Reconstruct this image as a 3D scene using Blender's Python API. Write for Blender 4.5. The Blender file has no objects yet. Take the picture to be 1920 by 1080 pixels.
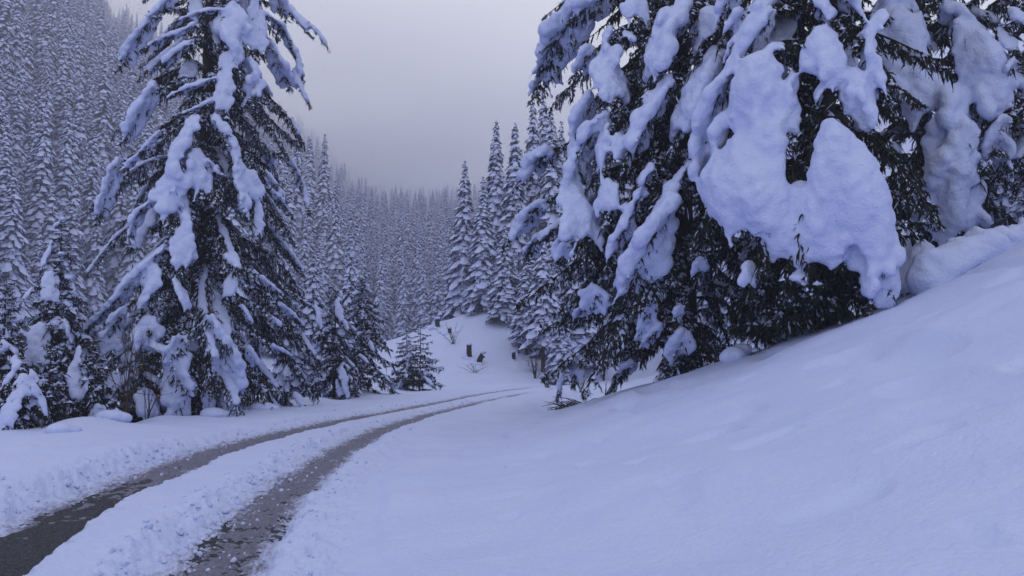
import bpy, math
import numpy as np
from math import radians, cos, sin, tan, pi

# ------------------------------------------------------------------ camera, sky, sun, exposure
scene = bpy.context.scene
col = scene.collection
PITCH = math.atan(135 / 1450.0)
CAMZ = 1.4
FPX = 1450.0
cam_data = bpy.data.cameras.new('camera')
cam = bpy.data.objects.new('camera', cam_data)
col.objects.link(cam)
cam.location = (0, 0, CAMZ)
cam.rotation_euler = (pi / 2 + PITCH, 0, 0)
cam_data.sensor_width = 36.0
cam_data.lens = 36.0 * FPX / 1920.0
cam_data.clip_start = 0.05
cam_data.clip_end = 3000
scene.camera = cam

SUN_EL, SUN_AZ = radians(22), radians(-38)      # azimuth from +Y towards +X
world = bpy.data.worlds.new('World')
scene.world = world
world.use_nodes = True
wn = world.node_tree
wn.nodes.clear()
w_out = wn.nodes.new('ShaderNodeOutputWorld')
w_bg = wn.nodes.new('ShaderNodeBackground')
w_sky = wn.nodes.new('ShaderNodeTexSky')
w_sky.sky_type = 'NISHITA'
w_sky.sun_disc = False
w_sky.sun_elevation = SUN_EL
w_sky.sun_rotation = SUN_AZ
w_sky.altitude = 900
w_sky.air_density = 1.0
w_sky.dust_density = 1.0
w_sky.ozone_density = 6.0
w_mix = wn.nodes.new('ShaderNodeMix')
w_mix.data_type = 'RGBA'
w_mix.inputs['Factor'].default_value = 0.64
w_mix.inputs['B'].default_value = (13.6, 13.0, 11.7, 1)   # even cloud layer
wn.links.new(w_sky.outputs[0], w_mix.inputs['A'])
wn.links.new(w_mix.outputs['Result'], w_bg.inputs['Color'])
w_bg.inputs['Strength'].default_value = 0.07
wn.links.new(w_bg.outputs[0], w_out.inputs['Surface'])

sun_data = bpy.data.lights.new('sun', 'SUN')
sun_data.energy = 0.5
sun_data.angle = radians(25)
sun_data.color = (1.0, 0.98, 0.95)
sun = bpy.data.objects.new('sun', sun_data)
col.objects.link(sun)
from mathutils import Vector
sd = Vector((cos(SUN_EL) * sin(SUN_AZ), cos(SUN_EL) * cos(SUN_AZ), sin(SUN_EL)))
sun.rotation_euler = sd.to_track_quat('Z', 'Y').to_euler()
sun.location = sd * 60

vs = scene.view_settings
vs.view_transform = 'Standard'
vs.look = 'None'
vs.exposure = 0.52
vs.gamma = 1.0
vs.use_curve_mapping = False
scene.cycles.use_denoising = True
scene.cycles.max_bounces = 7
scene.cycles.diffuse_bounces = 3
scene.cycles.volume_bounces = 5
scene.cycles.transparent_max_bounces = 4

rng = np.random.default_rng(7)

# ------------------------------------------------------------------ projection helpers
FWD = np.array([0, cos(PITCH), sin(PITCH)])
UPV = np.array([0, -sin(PITCH), cos(PITCH)])
CAM = np.array([0, 0, CAMZ])

def ray(u, v):
    d = np.array([(u - 960) / FPX, 0, 0]) + UPV * ((540 - v) / FPX) + FWD
    return d / d[1]                      # scaled so that y advances by 1

def at(u, v, y):
    return CAM + ray(u, v) * y

# ------------------------------------------------------------------ noise
def _hash(ix, iy, iz):
    h = (ix * 374761393 + iy * 668265263 + iz * 2147483647) & 0xFFFFFFFF
    h = ((h ^ (h >> 13)) * 1274126177) & 0xFFFFFFFF
    h = (h ^ (h >> 16)) & 0xFFFFFFFF
    return h / 4294967295.0

def vnoise(x, y, z=None):
    x = np.asarray(x, float); y = np.asarray(y, float)
    z = np.zeros_like(x) if z is None else np.asarray(z, float)
    ix, iy, iz = np.floor(x).astype(np.int64), np.floor(y).astype(np.int64), np.floor(z).astype(np.int64)
    fx, fy, fz = x - ix, y - iy, z - iz
    fx = fx * fx * (3 - 2 * fx); fy = fy * fy * (3 - 2 * fy); fz = fz * fz * (3 - 2 * fz)
    def L(a, b, t): return a + (b - a) * t
    def H(a, b, c): return _hash(ix + a, iy + b, iz + c)
    z0 = L(L(H(0, 0, 0), H(1, 0, 0), fx), L(H(0, 1, 0), H(1, 1, 0), fx), fy)
    if not np.any(fz): return z0 * 2 - 1
    z1 = L(L(H(0, 0, 1), H(1, 0, 1), fx), L(H(0, 1, 1), H(1, 1, 1), fx), fy)
    return L(z0, z1, fz) * 2 - 1

def fbm(x, y, octs=4, gain=0.5):
    s, a = 0, 1.0
    for k in range(octs):
        s = s + a * vnoise(x * 2 ** k + 17.3 * k, y * 2 ** k - 9.1 * k)
        a *= gain
    return s

def sstep(a, b, x):
    t = np.clip((x - a) / (b - a), 0, 1)
    return t * t * (3 - 2 * t)

def softplus(x, k):
    return k * np.logaddexp(0, x / k)

# ------------------------------------------------------------------ terrain
RUT_Y = np.array([-30, 0, 3, 5.41, 6.9, 8.9, 12, 16.5, 22, 26.4, 31.5, 36, 40, 46, 60])
RUT_L = np.array([2, -1.6, -2.75, -3.5, -3.87, -4.12, -4.33, -3.92, -2.80, -2.03, -1.05, .25, 1.9, 5.5, 18])
RUT_R = np.array([4, -.2, -1.35, -1.98, -2.18, -2.42, -2.60, -2.42, -1.62, -.74, .45, 1.95, 3.8, 7.5, 20])

def _spline(xs, ys):
    # Catmull-Rom sampled to a dense table
    tx, ty = [], []
    m = np.gradient(ys, xs)
    for i in range(len(xs) - 1):
        t = np.linspace(0, 1, 24, endpoint=False)
        h = xs[i + 1] - xs[i]
        ty.append((2*t**3-3*t**2+1)*ys[i] + (t**3-2*t**2+t)*h*m[i] + (-2*t**3+3*t**2)*ys[i+1] + (t**3-t**2)*h*m[i+1])
        tx.append(xs[i] + t * h)
    return np.append(np.concatenate(tx), xs[-1]), np.append(np.concatenate(ty), ys[-1])
_lx, _ly = _spline(RUT_Y, RUT_L)
_rx, _ry = _spline(RUT_Y, RUT_R)
def rut_l(y): return np.interp(y, _lx, _ly)
def rut_r(y): return np.interp(y, _rx, _ry)
def rut_cos(y):
    e = 0.3
    s = (rut_l(y + e) - rut_l(y - e)) / (2 * e)
    return 1 / np.sqrt(1 + s * s)

def verge_x(y):
    # edge of the level verge left of the road
    return np.interp(y, [-30, 0, 13, 18.5, 26.4, 31, 40, 60], [-9, -9.5, -8.6, -7.3, -5.7, -5.0, -6.0, -4])

def macro(x, y):
    # large land forms, without ruts and small lumps
    # bank right of the road
    yc = np.interp(x, [-1, 2, 5.5, 9, 14], [19, 16, 12.4, 11.0, 10.0])
    t = softplus(y - yc, 0.8)
    x0 = np.interp(y, [-5, 4, 12, 20, 30], [-.15, -.15, .2, 1.0, 2.6])
    b = 0.28 * (x - x0) + 0.017 * np.clip(x - x0, 0, 30) ** 2 + 0.010 * np.clip(y, 0, 14) - 0.17 * t
    b = np.where(x > 12, np.minimum(b, 0.28*(12-x0)+.017*144+.14 + .1*(x-12)), b)
    bank = softplus(b, 0.13) - 0.02
    bank = bank * (1 - sstep(38, 60, y) * 0.0)
    # verge falling off to the trees on the left
    vx = verge_x(y)
    drop = -0.75 * sstep(0, 3.0, vx - x) * (1 - sstep(44, 56, y))
    # wooded hill on the left, the valley head and the far mountain
    d = -x - .10 * y - 42.0
    hl = 0.90 * softplus(d, 5.0)
    up = 0.26 * softplus(y - 90, 7)
    hl = hl + up
    hl = 215 * np.tanh(hl / 215)
    up = 0.0
    # clearing with stumps beyond the bend, and slope to the right of it
    m = 5.6 * np.exp(-.5 * (((x - 1) / np.where(x < 1, 9.0, 26.0)) ** 2 + ((y - 64) / 15.0) ** 2)) * sstep(40, 62, y)
    hr = 0.40 * softplus(x - 9 + 0.03*y, 2.5) * sstep(40, 62, y)
    hr = 90 * np.tanh(hr / 90)
    z = bank + drop + hl + m + hr + up
    return z

def macro1(x, y):
    return float(macro(np.array([float(x)]), np.array([float(y)]))[0])

def ground(x, y):
    z = macro(x, y)
    near = 1 - sstep(50, 75, y)
    # gentle wind waves and settling
    z = z + near * (0.085 * fbm(x * .42, y * .42, 3) + 0.010 * fbm(x * 2.1 + 5, y * 2.1, 2))
    c = rut_cos(y)
    dl = (x - rut_l(y)) * c
    dr = (x - rut_r(y)) * c
    inroad = sstep(-1.15, -.55, dl) * (1 - sstep(.55, 1.25, dr)) * (1 - sstep(48, 58, y))
    # snow on the road and shoulders
    base = 0.17 * (1 - inroad) + 0.10 * inroad
    z = z * (1 - inroad * .75) + base
    wob = 0.07 * fbm(x * 1.4 + 3, y * 1.4, 3)
    fine = 0.075 * fbm(x * 6.0, y * 6.0, 4, .6)
    ul = dl + wob * .5 + fine * .55
    ur = dr + wob * .8 + fine * .6
    # ruts: wide shallow spoil on their left side, sharp edge on the right
    cutl = sstep(-.80, -.26, ul) * (1 - sstep(.27, .36, ul))
    cutr = sstep(-.78, -.24, ur) * (1 - sstep(.31, .42, ur))
    # lumpy churned snow beside the ruts
    churn_l = np.exp(-((dl + .56) / .30) ** 2)
    churn_r = np.exp(-((dr + .52) / .23) ** 2) + .6 * np.exp(-((dr - .62) / .24) ** 2) + .25 * np.exp(-(dr / .3) ** 2)
    lump = (np.abs(vnoise(x * 7, y * 7)) * .055 + np.abs(vnoise(x * 15 + 7, y * 15)) * .045 + np.abs(vnoise(x * 31 + 2, y * 31 + 8)) * .026)
    fade = 1 - sstep(38, 52, y)
    z = z + (churn_l + churn_r) * lump * 1.2 * fade * (1 - 0.6 * sstep(12, 28, y))
    z = z + .04 * np.exp(-((dl + .85) / .22) ** 2) * fade
    floor_l = -.03 + .052 * sstep(5, 12, y) + .022 * vnoise(x * 11, y * 7) + .014 * vnoise(x * 27, y * 27) + .02 * sstep(.10, .3, -ul)*(np.abs(vnoise(x*16,y*16)))
    floor_r = -.004 + .014 * vnoise(x * 7, y * 5 + 30) + .024 * np.abs(vnoise(x * 21, y * 21)) + .012 * vnoise(x * 43, y * 43) + .012 * sstep(6, 12, y)
    z = z * (1 - cutl * fade) + floor_l * cutl * fade
    z = z * (1 - cutr * fade) + floor_r * cutr * fade
    # edge where the plough left the right shoulder
    z = z + .045 * sstep(.92, 1.06, dr + .1 * vnoise(y * .7, y * 0 + 4) + .03 * vnoise(x * 5, y * 5)) * (1 - sstep(9, 14, y)) * near
    # ploughed ridge left at the far bend
    ax, ay, bx, by = -.45, 17.2, 1.55, 27.5
    tt = np.clip(((x - ax) * (bx - ax) + (y - ay) * (by - ay)) / ((bx - ax) ** 2 + (by - ay) ** 2), 0, 1)
    dd = np.hypot(x - ax - tt * (bx - ax), y - ay - tt * (by - ay))
    z = z + (0.08 + .12 * tt) * np.exp(-(dd / (.42 + .25 * tt)) ** 2) * (1 + .45 * vnoise(x * 1.6, y * 1.1 + 3)) * sstep(-.02, .08, tt)
    # ditch between that ridge and the bank
    ax, ay, bx, by = .75, 17.6, 2.9, 26.5
    tt = np.clip(((x - ax) * (bx - ax) + (y - ay) * (by - ay)) / ((bx - ax) ** 2 + (by - ay) ** 2), 0, 1)
    dd = np.hypot(x - ax - tt * (bx - ax), y - ay - tt * (by - ay))
    z = z - .42 * np.exp(-(dd / .62) ** 2)
    z = z + near * (.0035 * vnoise(x * 16, y * 16) + .0028 * vnoise(x * 33, y * 33)) * (1 - sstep(12, 20, y))
    # settled humps along the verge
    e = verge_x(y) - x
    z = z + near * .16 * np.exp(-((e + .1) / .6) ** 2) * np.clip(vnoise(x * 1.1 + 9, y * 1.1) + .25, 0, 1)
    # snow heaps fallen under the trees
    z = z + near * sstep(0.5, 2.5, e) * .25 * np.clip(vnoise(x * .9, y * .9 + 40), 0, 1)
    # soft old footprints and dimples on the bank
    dim = np.clip(vnoise(x * 1.7 + 60, y * .9) - .42, 0, 1) + .6 * np.clip(vnoise(x * 3.1 + 20, y * 2.2) - .62, 0, 1)
    z = z - near * .22 * dim * sstep(1.2, 2.0, dr) * (1 - sstep(13, 16, y))
    slush_l = np.exp(-((ul + .06) / .44) ** 2) * fade * (.80 + .2 * (1 - sstep(14, 30, y)))
    slush_r = np.exp(-((ur + .0) / .42) ** 2) * fade * (.95 - .2 * sstep(14, 32, y))
    slush = np.clip(np.maximum(slush_l, slush_r) * 1.1 - .12, 0, 1)
    return z, slush

# ------------------------------------------------------------------ materials
def new_mat(name):
    m = bpy.data.materials.new(name)
    m.use_nodes = True
    nt = m.node_tree
    b = nt.nodes['Principled BSDF']
    return m, nt, b

def add(nt, t, **kw):
    n = nt.nodes.new(t)
    for k, v in kw.items():
        setattr(n, k, v)
    return n

SNOW_A = (0.47, 0.545, 0.89, 1)
SNOW_B = (0.53, 0.605, 0.90, 1)
def snow_nodes(nt, b, scale=1.0, bump=.25):
    tc = add(nt, 'ShaderNodeTexCoord')
    n1 = add(nt, 'ShaderNodeTexNoise'); n1.inputs['Scale'].default_value = 26 * scale; n1.inputs['Detail'].default_value = 5
    n2 = add(nt, 'ShaderNodeTexNoise'); n2.inputs['Scale'].default_value = 1.3 * scale; n2.inputs['Detail'].default_value = 3
    nt.links.new(tc.outputs['Object'], n1.inputs['Vector']); nt.links.new(tc.outputs['Object'], n2.inputs['Vector'])
    mix = add(nt, 'ShaderNodeMix', data_type='RGBA')
    mix.inputs['A'].default_value = SNOW_A; mix.inputs['B'].default_value = SNOW_B
    nt.links.new(n2.outputs['Fac'], mix.inputs['Factor'])
    bp = add(nt, 'ShaderNodeBump'); bp.inputs['Strength'].default_value = bump; bp.inputs['Distance'].default_value = .03
    nt.links.new(n1.outputs['Fac'], bp.inputs['Height'])
    nt.links.new(bp.outputs[0], b.inputs['Normal'])
    b.inputs['Roughness'].default_value = .62
    b.inputs['Specular IOR Level'].default_value = .25
    return mix

def make_snow():
    m, nt, b = new_mat('tree_snow')
    mix = snow_nodes(nt, b, 1.0, .8)
    nt.links.new(mix.outputs['Result'], b.inputs['Base Color'])
    return m
M_SNOW = make_snow()

def make_ground_snow():
    m, nt, b = new_mat('ground_snow')
    mix = snow_nodes(nt, b, 1.5, .45)
    at_ = add(nt, 'ShaderNodeAttribute', attribute_name='slush')
    tc = add(nt, 'ShaderNodeTexCoord')
    n = add(nt, 'ShaderNodeTexNoise'); n.inputs['Scale'].default_value = 17; n.inputs['Detail'].default_value = 8; n.inputs['Roughness'].default_value = .7
    mp = add(nt, 'ShaderNodeMapping'); mp.inputs['Scale'].default_value = (1.5, .5, 1); mp.inputs['Rotation'].default_value = (0, 0, .12)
    nt.links.new(tc.outputs['Object'], mp.inputs[0]); nt.links.new(mp.outputs[0], n.inputs['Vector'])
    n3 = add(nt, 'ShaderNodeTexNoise'); n3.inputs['Scale'].default_value = 30; n3.inputs['Detail'].default_value = 5
    nt.links.new(tc.outputs['Object'], n3.inputs['Vector'])
    # mask = slush * contrast noise
    mul = add(nt, 'ShaderNodeMath', operation='MULTIPLY_ADD'); mul.inputs[1].default_value = 4.2; mul.inputs[2].default_value = -2.6
    nt.links.new(n.outputs['Fac'], mul.inputs[0])
    ad = add(nt, 'ShaderNodeMath', operation='ADD'); nt.links.new(mul.outputs[0], ad.inputs[0])
    sc = add(nt, 'ShaderNodeMath', operation='MULTIPLY'); sc.inputs[1].default_value = 1.9
    nt.links.new(at_.outputs['Fac'], sc.inputs[0]); nt.links.new(sc.outputs[0], ad.inputs[1])
    lo = add(nt, 'ShaderNodeMath', operation='MULTIPLY', use_clamp=True); nt.links.new(ad.outputs[0], lo.inputs[0]); nt.links.new(at_.outputs['Fac'], lo.inputs[1])
    lo2 = add(nt, 'ShaderNodeMath', operation='MULTIPLY', use_clamp=True); nt.links.new(lo.outputs[0], lo2.inputs[0]); lo2.inputs[1].default_value = 1.5
    dirt = add(nt, 'ShaderNodeMix', data_type='RGBA')
    dirt.inputs['A'].default_value = (.026, .028, .045, 1); dirt.inputs['B'].default_value = (.24, .245, .38, 1)
    nt.links.new(n3.outputs['Fac'], dirt.inputs['Factor'])
    fin = add(nt, 'ShaderNodeMix', data_type='RGBA')
    nt.links.new(lo2.outputs[0], fin.inputs['Factor'])
    nt.links.new(mix.outputs['Result'], fin.inputs['A']); nt.links.new(dirt.outputs['Result'], fin.inputs['B'])
    nt.links.new(fin.outputs['Result'], b.inputs['Base Color'])
    return m
M_GROUND = make_ground_snow()

def simple(name, c1, c2, scale=8, rough=.85, bump=.4, stretch=(1, 1, 1), dist=.02):
    m, nt, b = new_mat(name)
    tc = add(nt, 'ShaderNodeTexCoord')
    mp = add(nt, 'ShaderNodeMapping'); mp.inputs['Scale'].default_value = stretch
    n = add(nt, 'ShaderNodeTexNoise'); n.inputs['Scale'].default_value = scale; n.inputs['Detail'].default_value = 6
    nt.links.new(tc.outputs['Object'], mp.inputs[0]); nt.links.new(mp.outputs[0], n.inputs['Vector'])
    mix = add(nt, 'ShaderNodeMix', data_type='RGBA')
    mix.inputs['A'].default_value = (*c1, 1); mix.inputs['B'].default_value = (*c2, 1)
    nt.links.new(n.outputs['Fac'], mix.inputs['Factor'])
    nt.links.new(mix.outputs['Result'], b.inputs['Base Color'])
    b.inputs['Roughness'].default_value = rough
    b.inputs['Specular IOR Level'].default_value = .2
    if bump:
        bp = add(nt, 'ShaderNodeBump'); bp.inputs['Strength'].default_value = bump; bp.inputs['Distance'].default_value = dist
        nt.links.new(n.outputs['Fac'], bp.inputs['Height']); nt.links.new(bp.outputs[0], b.inputs['Normal'])
    return m
M_NEEDLE = simple('spruce_needles', (.007, .010, .008), (.022, .030, .018), 3, .8, 0)
M_FARNEEDLE = simple('forest_needles', (.006, .009, .016), (.016, .022, .034), 1, .9, 0)
M_BARK = simple('spruce_bark', (.018, .014, .013), (.05, .04, .035), 9, .95, .8, (1, 1, .25))
M_TWIG = simple('bare_twig', (.03, .022, .018), (.07, .05, .04), 20, .9, 0)
M_WOOD = simple('cut_wood', (.012, .010, .010), (.035, .028, .024), 14, .9, .5)
M_LEAF = simple('dry_leaf', (.20, .11, .03), (.30, .18, .06), 20, .8, 0)
def make_asphalt():
    m, nt, b = new_mat('wet_asphalt')
    tc = add(nt, 'ShaderNodeTexCoord')
    n = add(nt, 'ShaderNodeTexNoise'); n.inputs['Scale'].default_value = 42; n.inputs['Detail'].default_value = 7; n.inputs['Roughness'].default_value = .75
    v = add(nt, 'ShaderNodeTexVoronoi'); v.inputs['Scale'].default_value = 48
    for q in (n, v): nt.links.new(tc.outputs['Object'], q.inputs['Vector'])
    cr = add(nt, 'ShaderNodeValToRGB')
    cr.color_ramp.elements[0].position = .40; cr.color_ramp.elements[0].color = (.006, .006, .008, 1)
    cr.color_ramp.elements[1].position = .66; cr.color_ramp.elements[1].color = (.10, .105, .15, 1)
    nt.links.new(n.outputs['Fac'], cr.inputs[0]); nt.links.new(cr.outputs[0], b.inputs['Base Color'])
    bp = add(nt, 'ShaderNodeBump'); bp.inputs['Strength'].default_value = 1; bp.inputs['Distance'].default_value = .02
    nt.links.new(v.outputs['Distance'], bp.inputs['Height']); nt.links.new(bp.outputs[0], b.inputs['Normal'])
    b.inputs['Roughness'].default_value = .75; b.inputs['Specular IOR Level'].default_value = .2
    return m
M_ASPHALT = make_asphalt()

# ------------------------------------------------------------------ mesh helpers
def mesh_from(name, V, F, mats, midx=None, smooth=True):
    """V: (n,3); F: list of face arrays (m,3) / (m,4); midx: list of material numbers, one per array"""
    me = bpy.data.meshes.new(name)
    V = np.asarray(V, np.float32)
    F = [np.asarray(f, np.int32) for f in F if len(f)]
    nl = sum(f.size for f in F); nf = sum(len(f) for f in F)
    me.vertices.add(len(V)); me.vertices.foreach_set('co', V.ravel())
    me.loops.add(nl); me.polygons.add(nf)
    me.loops.foreach_set('vertex_index', np.concatenate([f.ravel() for f in F]))
    tot = np.concatenate([np.full(len(f), f.shape[1], np.int32) for f in F])
    start = np.concatenate([[0], np.cumsum(tot)[:-1]]).astype(np.int32)
    me.polygons.foreach_set('loop_start', start)
    me.polygons.foreach_set('loop_total', tot)
    for m in mats: me.materials.append(m)
    if midx is not None:
        mi = np.concatenate([np.full(len(f), k, np.int32) if np.isscalar(k) else np.asarray(k, np.int32) for f, k in zip(F, midx)])
        me.polygons.foreach_set('material_index', mi)
    me.polygons.foreach_set('use_smooth', np.full(nf, bool(smooth)))
    me.update(calc_edges=True)
    return me

def link(name, data, parent=None, loc=None):
    o = bpy.data.objects.new(name, data)
    col.objects.link(o)
    if parent is not None: o.parent = parent
    if loc is not None: o.location = loc
    return o

def tag(o, label, cat, group=None, kind=None):
    if label: o['label'] = label
    if cat: o['category'] = cat
    if group: o['group'] = group
    if kind: o['kind'] = kind
    return o

def thing(name, label, cat, loc, group=None):
    o = link(name, None, None, loc)
    o.empty_display_size = .2
    return tag(o, label, cat, group)

class Geo:
    def __init__(s): s.v = []; s.f = []; s.m = []; s.n = 0
    def add(s, V, F, m):
        V = np.asarray(V, float).reshape(-1, 3)
        s.v.append(V); s.f.append(np.asarray(F, int) + s.n); s.m.append(m); s.n += len(V)
    def mesh(s, name, mats, smooth=True):
        return mesh_from(name, np.concatenate(s.v), s.f, mats, s.m, smooth)

def tube(P, R, k=5):
    P = np.asarray(P, float); R = np.asarray(R, float)
    T = np.gradient(P, axis=0); T /= np.linalg.norm(T, axis=1)[:, None] + 1e-9
    ref = np.array([0.31, 0.17, .93]) if abs(T[0] @ np.array([0, 0, 1])) < .9 else np.array([1, .1, 0])
    A = np.cross(T, ref); A /= np.linalg.norm(A, axis=1)[:, None] + 1e-9
    B = np.cross(T, A)
    a = np.arange(k) * 2 * pi / k
    V = P[:, None] + R[:, None, None] * (np.cos(a)[None, :, None] * A[:, None] + np.sin(a)[None, :, None] * B[:, None])
    n = len(P)
    i = np.arange(n - 1)[:, None] * k; j = np.arange(k)[None]; j2 = (j + 1) % k
    F = np.stack([i + j, i + j2, i + k + j2, i + k + j], -1).reshape(-1, 4)
    return V.reshape(-1, 3), F

def ico():
    t = (1 + 5 ** .5) / 2
    V = np.array([(-1,t,0),(1,t,0),(-1,-t,0),(1,-t,0),(0,-1,t),(0,1,t),(0,-1,-t),(0,1,-t),(t,0,-1),(t,0,1),(-t,0,-1),(-t,0,1)], float)
    V /= np.linalg.norm(V[0])
    F = [(0,11,5),(0,5,1),(0,1,7),(0,7,10),(0,10,11),(1,5,9),(5,11,4),(11,10,2),(10,7,6),(7,1,8),(3,9,4),(3,4,2),(3,2,6),(3,6,8),(3,8,9),(4,9,5),(2,4,11),(6,2,10),(8,6,7),(9,8,1)]
    V = list(map(tuple, V)); mid = {}; G = []
    def m(a, b):
        k = (min(a, b), max(a, b))
        if k not in mid:
            p = np.array(V[a]) + np.array(V[b]); p /= np.linalg.norm(p); V.append(tuple(p)); mid[k] = len(V) - 1
        return mid[k]
    for a, b, c in F:
        ab, bc, ca = m(a, b), m(b, c), m(c, a)
        G += [(a, ab, ca), (b, bc, ab), (c, ca, bc), (ab, bc, ca)]
    return np.array(V), np.array(G)
ICO_V, ICO_F = ico()

def unit(a):
    return a / (np.linalg.norm(a, axis=-1, keepdims=True) + 1e-9)

# ------------------------------------------------------------------ ground sheet
def build_ground():
    half = radians(44)
    ang = np.concatenate([np.linspace(-radians(105), -half, 22, endpoint=False), np.linspace(-half, half, 630), np.linspace(half, radians(105), 23)[1:]])
    r1 = np.exp(np.linspace(np.log(2.2), np.log(48), 450))
    r2 = np.exp(np.linspace(np.log(48), np.log(1100), 120))[1:]
    r = np.concatenate([[.02, .6, 1.2, 1.7], r1, r2])
    A, Rr = np.meshgrid(ang, r)
    X, Y = Rr * np.sin(A), Rr * np.cos(A)
    Z, S = ground(X.ravel(), Y.ravel())
    V = np.stack([X.ravel(), Y.ravel(), Z], 1)
    nr, na = X.shape
    i = (np.arange(nr - 1) * na)[:, None]; j = np.arange(na - 1)[None]
    F = np.stack([i + j + 1, i + j, i + na + j, i + na + j + 1], -1).reshape(-1, 4)
    me = mesh_from('snow_ground', V, [F], [M_GROUND])
    a = me.attributes.new('slush', 'FLOAT', 'POINT'); a.data.foreach_set('value', S.astype(np.float32))
    return tag(link('snow_ground', me), None, None, kind='structure')
build_ground()

def build_road():
    ys = np.arange(-6, 58, .4)
    cx = (rut_l(ys) + rut_r(ys)) / 2
    off = np.linspace(-2.3, 2.1, 7)
    X = cx[:, None] + off[None]; Y = np.repeat(ys[:, None], 7, 1)
    V = np.stack([X, Y, np.full_like(X, -.004)], -1).reshape(-1, 3)
    i = (np.arange(len(ys) - 1) * 7)[:, None]; j = np.arange(6)[None]
    F = np.stack([i + j, i + j + 1, i + 8 + j, i + 7 + j], -1).reshape(-1, 4)
    tag(link('road', mesh_from('road', V, [F], [M_ASPHALT])), None, None, kind='structure')
build_road()

def gz(x, y):
    z, _ = ground(np.array([float(x)]), np.array([float(y)]))
    return float(z[0])

# ------------------------------------------------------------------ spruce machinery
def twigs(g, P, D, L, W, r, spikes=6, snow=0.0):
    """needle twigs: a drooping blade with ragged needle tufts; some carry a strip of snow"""
    n = len(P)
    if n == 0: return
    S = unit(np.cross(D, r.normal(size=(n, 3))))
    mid = P + D * (L * .5)[:, None]
    end = P + D * L[:, None]; end[:, 2] -= L * .22
    w = W[:, None]
    V = np.stack([P + S * w * .6, P - S * w * .6, mid + S * w, mid - S * w, end], 1).reshape(-1, 3)
    b = (np.arange(n) * 5)[:, None]
    F = np.concatenate([b + [0, 1, 3], b + [0, 3, 2], b + [2, 3, 4]], 0)
    g.add(V, F, 0)
    for k in range(spikes):
        t = (k + r.uniform(.1, .9, n)) / spikes
        q = P + (end - P) * t[:, None]
        s = np.where(r.random(n) < .5, 1, -1)[:, None]
        side = unit(S * s + .8 * r.normal(size=(n, 3)) * .5)
        tip = q + (D * .75 + side * .8) * (W * r.uniform(1.7, 3.3, n))[:, None]
        hw = D * (W * .32)[:, None]
        g.add(np.stack([q - hw, q + hw, tip], 1).reshape(-1, 3), np.arange(n * 3).reshape(-1, 3), 0)
    if snow > 0:
        k = r.random(n) < snow
        if k.any():
            p0, p1, Dk = P[k], end[k], D[k]
            wk = (W[k] * r.uniform(.8, 2.1, k.sum()) * np.where(np.abs(D[k][:, 2]) < .55, 1.75, .8))[:, None]
            up = np.array([0, 0, 1.0])
            B = unit(np.cross(Dk, up) + 1e-3)
            c = (p0 + p1) / 2 + up * wk * .55
            a0 = p0 * .9 + p1 * .1 + up * wk * .1; a1 = p0 * .12 + p1 * .88 + up * wk * .1
            V = np.stack([a0, c + B * wk * .95 - up * wk * .5, a1, c - B * wk * .95 - up * wk * .5, c + up * wk * .35], 1).reshape(-1, 3)
            b = (np.arange(k.sum()) * 5)[:, None]
            g.add(V, np.concatenate([b + [0, 1, 4], b + [1, 2, 4], b + [2, 3, 4], b + [3, 0, 4]], 0), 2)

def resample(P, n):
    P = np.asarray(P, float)
    # smooth the control polyline, then even steps
    for _ in range(3):
        Q = np.empty((2 * len(P) - 2, 3)); Q[0::2] = .75 * P[:-1] + .25 * P[1:]; Q[1::2] = .25 * P[:-1] + .75 * P[1:]
        P = np.concatenate([P[:1], Q, P[-1:]])
    s = np.concatenate([[0], np.cumsum(np.linalg.norm(np.diff(P, axis=0), axis=1))])
    t = np.linspace(0, s[-1], n)
    return np.stack([np.interp(t, s, P[:, k]) for k in range(3)], 1), s[-1]

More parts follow.
